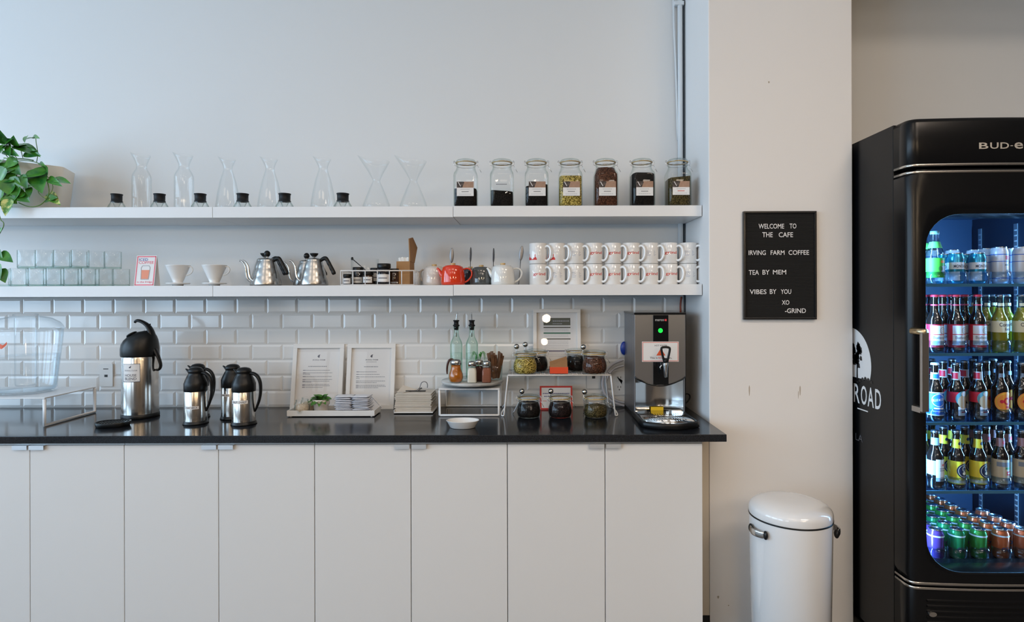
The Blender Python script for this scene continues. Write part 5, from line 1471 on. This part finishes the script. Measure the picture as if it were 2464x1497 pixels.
def strip(z, nm='chrome_strip', r=.0052, inset=-.001):
    pts = [(x, y, z) for x, y in plan(inset, -.664)]
    return rel(MB().tube(pts, r, 8, flatten=(.45, 1.0))).obj(nm, M_fchr, F_)
strip(1.974); strip(.3605)
# lettering on the head
mb = MB()
x0, x1 = wx(2352, 352, 2.235), wx(2456, 352, 2.235); z0, z1 = wz(2352, 359.5, 2.235), wz(2352, 344.5, 2.235)
def head_txt(body, xa, xb, za, zb):
    vs, fs, _ = text_geo(body, .015)
    mb.add([(xa+(xb-xa)*u, yfront(xa+(xb-xa)*u) - .0018, za+(zb-za)*v) for u, v in vs], fs, True)
W4 = x1 - x0
head_txt('B', x0, x0+W4*.21, z0, z1); head_txt('U', x0+W4*.25, x0+W4*.44, z0, z1); head_txt('D', x0+W4*.48, x0+W4*.68, z0, z1); head_txt('-', x0+W4*.71, x0+W4*.77, z0+(z1-z0)*.40, z0+(z1-z0)*.52); head_txt('e', x0+W4*.80, x0+W4*1.0, z0-.0008, z1)
rel(mb).obj('raised_lettering', mat('pale metal letter', (.62,.58,.52,1), .4, .5), F_)

# door with the rounded window
WXC, WZC, WW, WH, WR = FC, 1.105, .682, 1.364, .125
DZ0, DZ1 = .369, 1.957
def rays(cx, cz, w, h, r, ox, oz, n=168):
    """outline of a rounded rectangle sampled along rays from (ox, oz)"""
    out = []
    for i in range(n):
        a = 2*pi*i/n + .0001; dx, dz = cos(a), sin(a); lo, hi = 0, 3
        for _ in range(34):
            m_ = (lo+hi)/2; x = abs(ox + dx*m_ - cx); z = abs(oz + dz*m_ - cz)
            qx, qz = x - (w/2-r), z - (h/2-r)
            ins = (qx <= 0 and z <= h/2) or (qz <= 0 and x <= w/2) or (qx > 0 and qz > 0 and qx*qx+qz*qz <= r*r)
            if ins: lo = m_
            else: hi = m_
        out.append((ox + dx*lo, oz + dz*lo))
    return out
outer = rays(FC, (DZ0+DZ1)/2, .8, DZ1-DZ0, .004, WXC, WZC)
inner = rays(WXC, WZC, WW, WH, WR, WXC, WZC)
L = [[(x, YBF-.002, z) for x, z in outer]]
for tt in (0, .01, .03, .07, .14, .24, .36, .5, .75, 1.0):
    L.append([(ox+(ix-ox)*tt, yfront(ox+(ix-ox)*tt), oz+(iz-oz)*tt) for (ox, oz), (ix, iz) in zip(outer, inner)])
L.append([(WXC+(x-WXC)*.992, yfront(x)+.006, WZC+(z-WZC)*.996) for x, z in inner])
L.append([(WXC+(x-WXC)*.985, -.70, WZC+(z-WZC)*.992) for x, z in inner])
L.append([(WXC+(x-WXC)*.985, YBF-.002, WZC+(z-WZC)*.992) for x, z in inner])
L.append(L[0])
door = rel(MB().loops(L)).obj('door', M_fb, F_)
G_door = glass('fridge door glass', (.80, .84, .88), gain=.9, rough=.0)
gl = [(WXC+(x-WXC)*.984, z_) for (x, z), z_ in zip(inner, [WZC+(z-WZC)*.991 for x, z in inner])]
rel(MB().add([(x, -.698, z) for x, z in gl], [tuple(range(len(gl)))], True)).obj('door_glass', G_door, door)
for z in (1.947, .379):
    pts = [(x, y, z) for x, y in plan(-.001, -.664)]
    rel(MB().tube(pts, .0052, 8, flatten=(.45, 1.0))).obj('chrome_strip', M_fchr, door)
# handle
DH = 2.188; hx_ = wx(2227.5, 900, DH); q = DH/F; za, zb_ = wz(2227, 992, DH), wz(2227, 801, DH)
mb = MB().box(hx_-8.6*q, hx_+8.6*q, yd(DH), yd(DH)+.014, za, zb_)
M_fst = mat('grey satin steel', (.40,.39,.38,1), .34, 1.0)
rel(mb).obj('handle', M_fst, door, bevel=.0015)
for z in (zb_-.006, za+.004):
    mb = MB()
    mb.box(hx_-.012, hx_+.008, yd(DH)+.014, -.750, z-.010, z+.010) if z < 1.2 else mb.tube([(hx_+.004, yd(DH)+.002, z+.008), (hx_-.012, -.752, z+.010)], .0125, 16)
    rel(mb).obj('handle_mount', M_fst if z < 1.2 else mat('brassy steel', (.60,.48,.30,1), .3, 1.0), door)


# side artwork
mat('white vinyl', (.78,.79,.80,1), .4)
mb = MB(); X = FX0 - .0006
yc_, zc_, r_ = yd(2.655), 1.172, .160
pts = []
for i in range(41):
    a_ = -pi*.12 + pi*1.24*i/40; y = yc_ + r_*cos(a_); z = zc_ + r_*sin(a_)
    pts.append((y, max(z, 1.112)))
mb.m(0).add([(X, y, z) for y, z in pts], [tuple(range(len(pts)))], True)
mb.m(1); X2 = X - .0004; random.seed(2)
def blob(yy, zz, rr, sq=1):
    mb.add([(X2, yy + rr*cos(2*pi*i/13)*(1+.3*sin(5*i)), zz + sq*rr*sin(2*pi*i/13)*(1+.3*cos(4*i))) for i in range(13)], [tuple(range(13))], True)
yt = yd(2.60)
mb.quad((X2, yt-.006, 1.10), (X2, yt+.006, 1.10), (X2, yt+.004, 1.18), (X2, yt-.004, 1.18))
for k in range(26): blob(yt + random.uniform(-.030,.030), 1.20 + random.uniform(-.045,.055), random.uniform(.008,.017))
for k in range(16): blob(yc_ - r_ + 2*r_*k/15, 1.108 + .010*sin(k*.9), .012, .6)
rel(mb).obj('tree_roundel', [MATS['white vinyl'], M_black], F_)
mb = MB(); mb.m(0)
def side_txt(body, d0, d1, z0, z1, bold):
    put_text(mb, body, lambda u, v: (X, yd(d0 + (d1-d0)*u), z0 + (z1-z0)*v), bold)
for ch, d0, d1 in (('R', 2.628, 2.582), ('O', 2.572, 2.528), ('A', 2.522, 2.477), ('D', 2.468, 2.427)): side_txt(ch, d0, d1, 1.002, 1.085, .05)
rel(mb).obj('painted_word', [MATS['white vinyl'], M_black, mat('grey vinyl', (.10,.10,.11,1), .5)], F_); mb = MB()
mb.quad((X, yd(2.60), .976), (X, yd(2.52), .976), (X, yd(2.52), .981), (X, yd(2.60), .981))
rel(mb).obj('painted_rule', MATS['white vinyl'], F_); mb = MB()
side_txt('LA', 2.615, 2.56, .836, .866, .0)
rel(mb).obj('painted_word', MATS['grey vinyl'], F_)

# shelves and clear front stops
G_acr = glass('acrylic stop', (.84,.90,.94), (.35,.50,.62), gain=1.6)
SH = [1.522, 1.244, .967, .692, .405]
cols = [wx(p, 900, 2.40) for p in (2250, 2300.5, 2353, 2406, 2458)]
for i, z in enumerate(SH):
    if i < 4:
        rel(MB().box(FX0+.042, FX1-.042, -.635, -.075, z-.0075, z-.0005)).obj('glass_shelf', glass('shelf glass', (.72,.84,.90), (.25,.5,.7), gain=1.4), F_)
        mb = MB().box(FX0+.042, FX1-.042, -.641, -.6352, z-.011, z+.001)
        rel(mb).obj('shelf_edge', mat('blue glass edge', (.05,.18,.30,1), .15, coat=.5), F_)
    else:
        rel(MB().box(FX0+.042, FX1-.042, -.641, -.075, z-.03, z-.0005)).obj('bottom_shelf', M_fint, F_)
    for x in cols:
        n = 10; L = [[(x + .037*cos(pi + pi*k/n), -.600 + .037*sin(pi + pi*k/n), zz) for k in range(n+1)] for zz in (z+.0005, z+.050)]
        rel(MB().loops(L, False)).obj('front_stop', G_acr, F_, solid=.0018)

# ---- drinks
M_amb = mat('amber bottle glass', (0.010, 0.0055, 0.004, 1), 0.06, spec=.7, coat=.5)
M_cap = mat('bottle cap', (.25,.26,.28,1), .3, .9)
def LM(name, r, g, b): return mat(name, rgb(r, g, b), .5)
L_red, L_wht, L_blu, L_yel = LM('label red',196,30,50), LM('label white',224,226,230), LM('label blue',40,104,200), LM('label yellow',224,196,50)
L_org, L_crm, L_drk, L_grn, L_cyn = LM('label orange',232,140,50), LM('label cream',226,214,180), LM('label dark',30,34,60), LM('label green',80,190,60), LM('label cyan',50,140,180)
L_ltb, L_gry, L_bei = LM('label light blue',150,186,220), LM('label grey',120,124,132), LM('label beige',190,170,140)
BR, BH = .0298, .236
def Rz(z):    # bottle radius at height
    if z < .128: return BR
    if z < .175:
        u = (z-.128)/.047; return BR + (.0145-BR)*(3*u*u-2*u**3)
    return .0145 - (z-.175)/.06*.002
bprof = [(.0004,.003),(BR*.8,.0008),(BR*.96,.002),(BR,.006)] + [(Rz(z), z) for z in (.125,.132,.14,.148,.156,.164,.172,.18,.20,.218)] + [(.0145,.220),(.0145,.226),(.0135,.2265)]
def patch(mb, a0, a1, z0, z1, off=.0005, n=8, fr=None):
    f = fr or Rz; lp = []; n = 26 if n < 26 else n; off += .0003
    if -90 < a0 <= -66: a0 -= 40
    for z in (z0, z0+(z1-z0)*.5, z1):
        R = f(z) + off; lp.append([(R*cos(radians(-90+a0+(a1-a0)*i/n)), R*sin(radians(-90+a0+(a1-a0)*i/n)), z) for i in range(n+1)])
    return mb.loops(lp, False)
def disc_patch(mb, ac, zc, r, off, fr=None, n=22, r0=0.0, sq=1.0):
    f = fr or Rz; P = []; off += .0003
    for i in range(n):
        a = 2*pi*i/n; z = zc + r*sq*sin(a); R = f(zc)+off; an = radians(-90+ac) + r*cos(a)/R
        P.append((R*cos(an), R*sin(an), z))
    if not r0:
        L_ = []
        for k in range(13):
            dz = -cos(pi*k/12); hw_ = max(sin(pi*k/12), .001)*r; z = zc + r*sq*dz; R = f(z)+off; an = radians(-90+ac)
            L_.append([(R*cos(an + hw_*(2*j/8-1)/R), R*sin(an + hw_*(2*j/8-1)/R), z) for j in range(9)])
        return mb.loops(L_, False)
    Q = []
    for i in range(n):
        a = 2*pi*i/n; z = zc + r0*sq*sin(a); R = f(zc)+off; an = radians(-90+ac) + r0*cos(a)/R
        Q.append((R*cos(an), R*sin(an), z))
    return mb.loops([P, Q])
def btext(mb, body, a0, a1, z0, z1, off, bold=.012, fr=None, slant=0):
    f = fr or Rz; off += .0004
    return put_text(mb, body, lambda u, v: ((f(z0)+off)*cos(radians(-90+a0+(a1-a0)*u)), (f(z0)+off)*sin(radians(-90+a0+(a1-a0)*u)), z0+(z1-z0)*v+slant*u), bold)
def design(kind):
    mb = MB(); nk = MB()
    A0, A1 = -75, 75
    if kind == 'lager':
        mats = [L_red, L_wht, L_gry]
        mb.m(0); patch(mb, A0, A1, .022, .115); mb.m(1); patch(mb, A0+12, A1, .031, .110, .0009)
        mb.m(0); patch(mb, A0+12, A1, .0725, .0755, .0012)
        mb.m(2); disc_patch(mb, 22, .090, .0135, .0014, r0=.0115); mb.m(1); disc_patch(mb, 22, .090, .0115, .0013); mb.m(2); disc_patch(mb, 22, .090, .007, .0015, r0=.006)
        btext(mb, 'Budweiser', -45, 60, .056, .068, .0014, .004, slant=0)
        nk.m(0); patch(nk, -180, 180, .190, .196, n=20); patch(nk, -180, 180, .222, .228, .001, n=20)
        return mb, mats, nk, [LM('neck red',200,60,80)]
    if kind == 'corona':
        mats = [L_crm, L_drk, L_gry]
        mb.m(0); patch(mb, -72, 60, .082, .128, .0006)
        mb.m(1); btext(mb, 'Corona', -40, 50, .106, .121, .001, .02); btext(mb, 'Extra', -5, 45, .090, .101, .001, .02)
        nk.m(0); patch(nk, -60, 60, .188, .200)
        return mb, mats, nk, [L_crm]
    if kind == 'blue':
        mats = [L_blu, L_wht]
        mb.m(1); patch(mb, -70, 60, .024, .118, .0004); mb.m(0); patch(mb, -66, 56, .028, .114, .0007)
        mb.m(1); disc_patch(mb, -8, .086, .026, .0010); mb.m(0); disc_patch(mb, -8, .086, .0235, .0013)
        mb.m(1); btext(mb, 'BLUE MOON', -48, 34, .080, .090, .0016, .02, slant=.006); patch(mb, -50, 35, .040, .044, .001); patch(mb, -40, 30, .050, .056, .001)
        nk.m(1); patch(nk, -80, 80, .168, .196); nk.m(0); patch(nk, -60, 60, .172, .190, .001)
        return mb, mats, nk, [L_blu, L_wht]
    if kind == 'island':
        mats = [L_red, L_wht, LM('label teal',90,150,160), L_bei, L_gry]
        mb.m(0); patch(mb, -80, 75, .076, .118, .0005); mb.m(1); patch(mb, -22, 62, .024, .060, .0008)
        mb.m(2); disc_patch(mb, 18, .092, .031, .0009); mb.m(3); disc_patch(mb, 14, .080, .022, .0012, sq=1.2); mb.m(4); patch(mb, -8, 55, .046, .049, .0014)
        mb.m(1); disc_patch(mb, 24, .112, .014, .0013, sq=.7); mb.m(0); patch(mb, 0, 50, .036, .041, .0012)
        nk.m(0); patch(nk, -80, -10, .170, .195); nk.m(1); patch(nk, -10, 70, .170, .195); patch(nk, -80, 70, .166, .170, .0008); patch(nk, -80, 70, .195, .199, .0008)
        return mb, mats, nk, [L_red, LM('neck pale',190,180,176)]
    if kind == 'orange':
        mats = [L_org, L_red, L_yel]
        mb.m(0); disc_patch(mb, 4, .078, .041, .0008); mb.m(2); disc_patch(mb, 4, .078, .036, .0011, r0=.034)
        mb.m(1); disc_patch(mb, 12, .082, .015, .0013, r0=.009); disc_patch(mb, -26, .080, .007, .0013); patch(mb, 0, 22, .055, .062, .0013)
        nk.m(0); patch(nk, -50, 50, .176, .192)
        return mb, mats, nk, [L_gry]
    if kind == 'skyb':
        mats = [L_ltb, L_wht, L_red, L_gry]
        mb.m(0); patch(mb, -75, -20, .058, .116, .0004); mb.m(1); patch(mb, -30, 62, .034, .122, .0007); mb.m(2); disc_patch(mb, 22, .100, .0045, .0012)
        mb.m(3); patch(mb, -5, 50, .084, .087, .0011); patch(mb, -5, 50, .076, .079, .0011); patch(mb, 0, 45, .050, .052, .0011)
        nk.m(0); patch(nk, -80, 80, .176, .206)
        return mb, mats, nk, [L_ltb]
    if kind == 'yellow':
        mats = [L_yel, L_drk, L_crm]
        mb.m(0); patch(mb, -78, 76, .022, .114, .0005); mb.m(2); patch(mb, -78, 76, .026, .038, .0008)
        mb.m(1); disc_patch(mb, 20, .076, .030, .0010); mb.m(2); disc_patch(mb, 20, .076, .025, .0013, r0=.0235); disc_patch(mb, 20, .066, .009, .0013, sq=.7); disc_patch(mb, 20, .084, .010, .0013, r0=.008)
        nk.m(0); patch(nk, -85, 85, .164, .200); nk.m(1); disc_patch(nk, 15, .182, .008, .001)
        return mb, mats, nk, [L_yel, L_drk]
    if kind == 'farm':
        mats = [L_bei, L_gry, L_red, L_wht, LM('label moss',70,130,70)]
        mb.m(0); patch(mb, -72, 66, .024, .120, .0005); mb.m(1); patch(mb, -60, 66, .092, .110, .0008); mb.m(4); patch(mb, -5, 60, .082, .090, .0008); mb.m(2); patch(mb, 5, 64, .058, .074, .0008); mb.m(3); patch(mb, 12, 58, .064, .068, .0011)
        nk.m(0); patch(nk, -70, 75, .170, .204); nk.m(1); disc_patch(nk, 20, .186, .008, .001)
        return mb, mats, nk, [LM('neck rose grey',150,110,110), L_red]
M_yb = glass('clear bottle glass', (.90,.93,.85), (.42,.50,.22), gain=1.5)
M_ybl = mat('pale lager', rgb(150,140,40), .08, coat=.4, spec=.6)
def make_bottle(kind, loc, label, group):
    t = thing('beer_bottle', label, 'bottle', loc, 0, group)
    if kind == 'corona':
        MB().lathe(bprof, seg=26).obj('glass_body', M_yb, t)
        pr = [(max(r-.0014,.0004), z+.001) for r, z in bprof if z < .186]; MB().lathe(pr + [(.0004, .184)], seg=24).obj('lager', M_ybl, t)
    else: MB().lathe(bprof, seg=40).obj('glass_body', M_amb, t)
    MB().lathe([(.0150,.2265),(.0156,.2275),(.0145,.2335),(.012,.2355),(.0004,.2358)], seg=20).obj('cap', {'lager': L_red, 'blue': L_wht, 'yellow': M_cap}.get(kind, M_cap), t)
    mb, ms, nk, nms = design(kind)
    mb.obj('label', ms, t)
    if nk.v: nk.obj('neck_label', nms, t)
    return t
CR, CHH = .0296, .122
cprof = [(r*.90, z) for r, z in [(.0004,.006),(.018,.005),(.0235,.001),(.0255,.0006),(.0300,.008),(.0329,.013),(.0329,.100),(.0310,.108),(.0275,.1150),(.0268,.119),(.0275,.1205),(.0268,.1220)]]
def Rc(z): return CR
def make_can(loc, label, group, m, deco, tall=0.0):
    t = thing('drink_can', label, 'can', loc, 0, group)
    k = lambda pr: [(r, z + (tall if z > .05 else 0)) for r, z in pr]
    MB().lathe(k(cprof), seg=40).obj('can_body', m, t)
    mb = MB().lathe(k([(.0241,.1220),(.0230,.1215),(.0220,.1170),(.0004,.1172)]), seg=28); mb.sphere(.006, (.004,0,.1185+tall), 10, 6, sx=1.6, sz=.2)
    mb.lathe(k([(.0243,.1185),(.0252,.1205),(.0243,.1223)]), seg=28)
    mb.obj('lid', mat('can lid metal', (.72,.74,.76,1), .22, 1.0), t)
    mb = MB(); ms = deco(mb); 
    if ms: mb.obj('printed_band', ms, t)
    return t
def can_m(n, r, g, b): return mat(n, rgb(r, g, b), .22, .55)
def deco_fizz(mb):
    mb.m(0); 
    for k in range(7): disc_patch(mb, -50+14*k, .040+.022*((k*5) % 3), .0045, .0005, Rc)
    btext(mb, 'fizz', 0, 1, .0, .0001, -.03) if False else None
    patch(mb, -180, 180, .096, .1005, .0004, 24, Rc)
    return [L_wht]
def deco_dark(mb):
    mb.m(0); 
    for a_, z_, r_ in ((-15,.046,.008),(8,.050,.006),(24,.042,.007)): disc_patch(mb, a_, z_, r_, .0006, Rc, r0=r_*.55)
    mb.m(1); patch(mb, -180, 180, .094, .1000, .0005, 24, Rc)
    return [L_drk, LM('pale rim print',200,214,220)]
def deco_mont(mb):
    mb.m(0); patch(mb, -180, 180, .060, .088, .0005, 24, Rc); mb.m(1); btext(mb, 'MONTAUK', -48, 55, .066, .078, .001, .015, Rc); mb.m(1); disc_patch(mb, 18, .098, .006, .001, Rc)
    mb.m(2); patch(mb, -8, 40, .014, .050, .0006, 8, Rc)
    mb.m(0); patch(mb, -180, -10, .014, .050, .0006, 14, Rc)
    return [L_wht, L_drk, LM('label mid blue',60,130,190)]
def deco_white(mb):
    mb.m(0); patch(mb, -180, 180, .118, .121, .0005, 24, Rc); patch(mb, -180, 180, .022, .025, .0005, 24, Rc); patch(mb, -180, 180, .090, .0925, .0005, 24, Rc); mb.m(1); patch(mb, 0, 45, .098, .114, .0006, 8, Rc); mb.m(2); patch(mb, -5, 40, .074, .079, .0006, 8, Rc); disc_patch(mb, 14, .052, .006, .0006, Rc, r0=.0035)
    return [L_blu, LM('label rose',210,90,110), L_gry]
depth = ['front', 'second', 'third', 'fourth', 'fifth', 'sixth', 'seventh']
cn = ['nearest the door handle', 'second from the door handle', 'third from the door handle', 'fourth from the door handle', 'at the picture edge, fifth lane']
desc = {'lager': 'brown beer bottle with red and white label', 'corona': 'clear beer bottle with pale lager and cream label', 'blue': 'brown bottle with round blue label', 'island': 'brown bottle with red, teal and white label', 'orange': 'brown bottle with round orange label', 'skyb': 'brown bottle with pale blue label', 'yellow': 'brown bottle with yellow label and dark seal', 'farm': 'brown bottle with beige, green and red label'}
sn = ['top', 'second', 'third', 'fourth', 'bottom']
rows = {1: ['lager','lager','lager','corona','corona'], 2: ['blue','island','island','orange','orange'], 3: ['skyb','yellow','yellow','farm','farm']}
PB = {}
lane_word = ['lane one', 'lane two', 'lane three', 'lane four', 'lane five']
for si, ks in rows.items():
    for c, kd in enumerate(ks):
        for dpt in range(3):
            loc = (cols[c] + random.uniform(-.001,.001), -.600 + .0725*dpt, SH[si] + .0002)
            lab = '%s, %s in its lane, %s, %s shelf' % (desc[kd], depth[dpt], cn[c], sn[si])
            if len(lab.replace(',', '').split()) > 16: lab = '%s, %s in %s, %s shelf' % (desc[kd], depth[dpt], lane_word[c], sn[si])
            grp = 'beer bottles on the %s fridge shelf' % sn[si]
            if kd not in PB: PB[kd] = make_bottle(kd, loc, lab, grp)
            else: again(PB[kd], loc, lab, group=grp, rz=random.uniform(-.12,.12))
# bottom shelf cans, six deep
CM = [('purple', can_m('purple can',104,70,150)), ('green', can_m('green can',40,140,84)), ('lime green', can_m('lime can',60,150,70)), ('orange brown', can_m('orange can',196,104,64)), ('copper', can_m('copper can',190,110,80))]
for c in range(5):
    nn = (2, 6, 6, 7, 4)[c]; first = None
    for dpt in range(nn):
        loc = (cols[c], -.600 + .0685*dpt, SH[4] + .0002)
        lab = '%s drink can, %s in %s on the bottom shelf' % (CM[c][0], depth[dpt], lane_word[c])
        if first is None: first = make_can(loc, lab, 'small cans on the bottom fridge shelf', CM[c][1], deco_dark)
        else: again(first, loc, lab, rz=random.uniform(-.3,.3))
# top shelf
first = None
for c in (1, 2):
    for dpt in range(2):
        loc = (cols[c], -.600 + .070*dpt, SH[0] + .0002); lab = 'cyan and white beer can, %s in %s, top fridge shelf' % (depth[dpt], lane_word[c])
        if first is None: first = make_can(loc, lab, 'cans on the top fridge shelf', can_m('cyan can',50,150,180), deco_mont, .004)
        else: again(first, loc, lab)
first = None
for c in (3, 4):
    for dpt in range(3):
        loc = (cols[c], -.600 + .070*dpt, SH[0] + .0002); lab = 'tall white can with blue stripes, %s in %s, top fridge shelf' % (depth[dpt], lane_word[c])
        if first is None: first = make_can(loc, lab, 'cans on the top fridge shelf', mat('white can', rgb(214,214,220), .3, .1), deco_white, .028)
        else: again(first, loc, lab)
for c in (1, 2):
    loc = (cols[c], -.600 + .142, SH[0] + .0002); again(first, loc, 'tall white can with blue stripes, third in %s, top fridge shelf' % lane_word[c])
loc = (cols[0], -.600, SH[0] + .0002)
t = thing('juice_bottle', 'clear bottle with bright green label on the top fridge shelf', 'bottle', loc)
G_b = glass('clear bottle', (.80,.84,.84), (.35,.42,.44), gain=1.4)
MB().lathe([(.0004,.001),(.030,.001),(.033,.005),(.033,.115),(.029,.135),(.018,.165),(.0145,.185),(.0145,.205)], seg=28).obj('bottle_body', G_b, t)
MB().lathe([(.0155,.203),(.0165,.204),(.0160,.216),(.0004,.217)], seg=22).obj('cap', mat('pale cap', rgb(130,160,150), .4), t)
mb = MB(); Rj = lambda z: .033 if z < .12 else .0335 - (z-.12)*.30
mb.m(0); patch(mb, -80, 78, .026, .105, .0006, 10, Rj); mb.m(1); disc_patch(mb, 18, .090, .010, .0010, Rj, sq=.6); mb.m(2); disc_patch(mb, 22, .060, .014, .0010, Rj); mb.m(3); disc_patch(mb, 0, .062, .008, .0013, Rj, sq=1.3)
mb.obj('label', [L_grn, L_org, LM('label lilac',170,180,200), LM('label leaf',60,130,60)], t)
mb = MB(); patch(mb, -80, 70, .146, .172, .0012, 8, lambda z: .0245 - (z-.146)*.29); mb.obj('neck_label', [LM('neck green',96,190,90)], t)
again(t, (cols[0], -.530, SH[0] + .0002), 'second clear bottle with green label, behind the front one')
# ================================================================== LIGHT
def area(name, loc, rot, sx, sy, power, col, parent=None):
    l = bpy.data.lights.new(name, 'AREA'); l.shape = 'RECTANGLE'; l.size = sx; l.size_y = sy; l.energy = power; l.color = col
    o = bpy.data.objects.new(name, l); COL.objects.link(o); o.location = loc; o.rotation_euler = rot
    if parent is not None: o.parent = parent
    return o
DAY = (0.54, 0.765, 1.0)
for i, (a, b, z0, z1) in enumerate(LW):
    area('daylight', (RX0-.14, (a+b)/2, (z0+z1)/2), (0, radians(-90), 0), z1-z0, b-a, P_LEFT*(b-a)*(z1-z0), DAY)
for i, (a, b, z0, z1) in enumerate(RW):
    area('daylight', ((a+b)/2, RY0-.14, (z0+z1)/2), (radians(90), 0, 0), b-a, z1-z0, P_REAR*(b-a)*(z1-z0), (0.78, 0.89, 1.0))
# warm globe pendants over the seating behind the camera
M_bulb = mat('glowing bulb', (1,.85,.65,1), .5, emis=((1.0, .74, .46, 1), P_BULB))
M_cord = mat('black cord', (.01,.01,.01,1), .5)
first = None
for i, (x, y, w) in enumerate(((.243,-3.55,'nearest the worktop, middle'), (.27,-5.1,'second row, middle'), (1.9,-3.6,'nearest the fridge'), (1.9,-5.3,'second row, fridge side'), (-1.5,-3.8,'nearest the drink dispenser'), (-1.5,-5.3,'second row, window side'))):
    lab = 'bare globe pendant bulb on a black cord, %s' % w
    if first is None:
        first = thing('pendant_lamp', lab, 'lamp', (x, y, 2.10), 0, 'warm globe pendants')
        MB().sphere(.047, (0,0,0), 24, 14).obj('bulb', M_bulb, first)
        MB().cyl(.018, .044, .10).obj('socket', M_cord, first)
        MB().tube([(0,0,.10),(0,0,RZ-2.10)], .003, 6).obj('cord', M_cord, first)
    else: again(first, (x, y, 2.10), lab)
# warm ceiling panels over the counter aisle
M_pan = mat('lamp housing', (.7,.7,.7,1), .5); first = None
for x, yy, w in ((-2.2, -3.4, 'window side'), (.0, -3.4, 'middle'), (2.2, -3.4, 'fridge side'), (-2.2, -6.2, 'window side, rear row'), (.0, -6.2, 'middle, rear row'), (2.2, -6.2, 'fridge side, rear row')):
    lab = 'flat white ceiling lamp panel over the aisle, %s' % w
    first = thing('ceiling_lamp', lab, 'lamp', (x, yy, RZ-.001), 0, 'ceiling lamp panels')
    MB().box(-.62, .62, -.42, .42, -.05, 0).obj('housing', M_pan, first, bevel=.004)
    area('ceiling_lamp_light', (0, 0, -.052), (0, 0, 0), 1.2, .80, P_CEIL * (2.3 if x > 1 else .75 if x > -1 else .5), (1.0, .83, .68), first)
# strip lamps in the fridge's front corners
area('fridge_strip_lamp', (FX0+.052-FC, -.640+.34, 1.10), (radians(90), 0, radians(-38)), .012, 1.38, P_FR, (0.22, 0.56, 1.0), F_)
area('fridge_strip_lamp', (FX1-.052-FC, -.640+.34, 1.10), (radians(90), 0, radians(38)), .012, 1.38, P_FR, (0.22, 0.56, 1.0), F_)
w = bpy.data.worlds.new('sky'); SC.world = w; w.use_nodes = True
w.node_tree.nodes['Background'].inputs[0].default_value = (.6,.8,1,1); w.node_tree.nodes['Background'].inputs[1].default_value = .4

# ================================================================== CAMERA AND RENDER LOOK
cam = bpy.data.cameras.new('camera'); co = bpy.data.objects.new('camera', cam); COL.objects.link(co); SC.camera = co
cam.sensor_width = 36; cam.sensor_fit = 'HORIZONTAL'; cam.lens = 36*F/2464
cam.shift_x = (1232-VX)/2464; cam.shift_y = (VY-748.5)/2464
co.location = (0, CY, CZ)
co.rotation_euler = (Matrix.Rotation(radians(90), 4, 'X') @ Matrix.Rotation(-ROLL, 4, 'Z')).to_euler()
cam.clip_start = .05
vs = SC.view_settings; SC.display_settings.display_device = 'sRGB'
vs.view_transform = 'Standard'; vs.look = 'None'; vs.gamma = 1; vs.use_curve_mapping = False; vs.exposure = EXPO
cy = SC.cycles
cy.max_bounces = 9; cy.diffuse_bounces = 3; cy.glossy_bounces = 4; cy.transmission_bounces = 4; cy.transparent_max_bounces = 28
cy.caustics_reflective = False; cy.caustics_refractive = False; cy.use_denoising = True; cy.sample_clamp_indirect = 6
cy.use_adaptive_sampling = True; cy.adaptive_threshold = .02
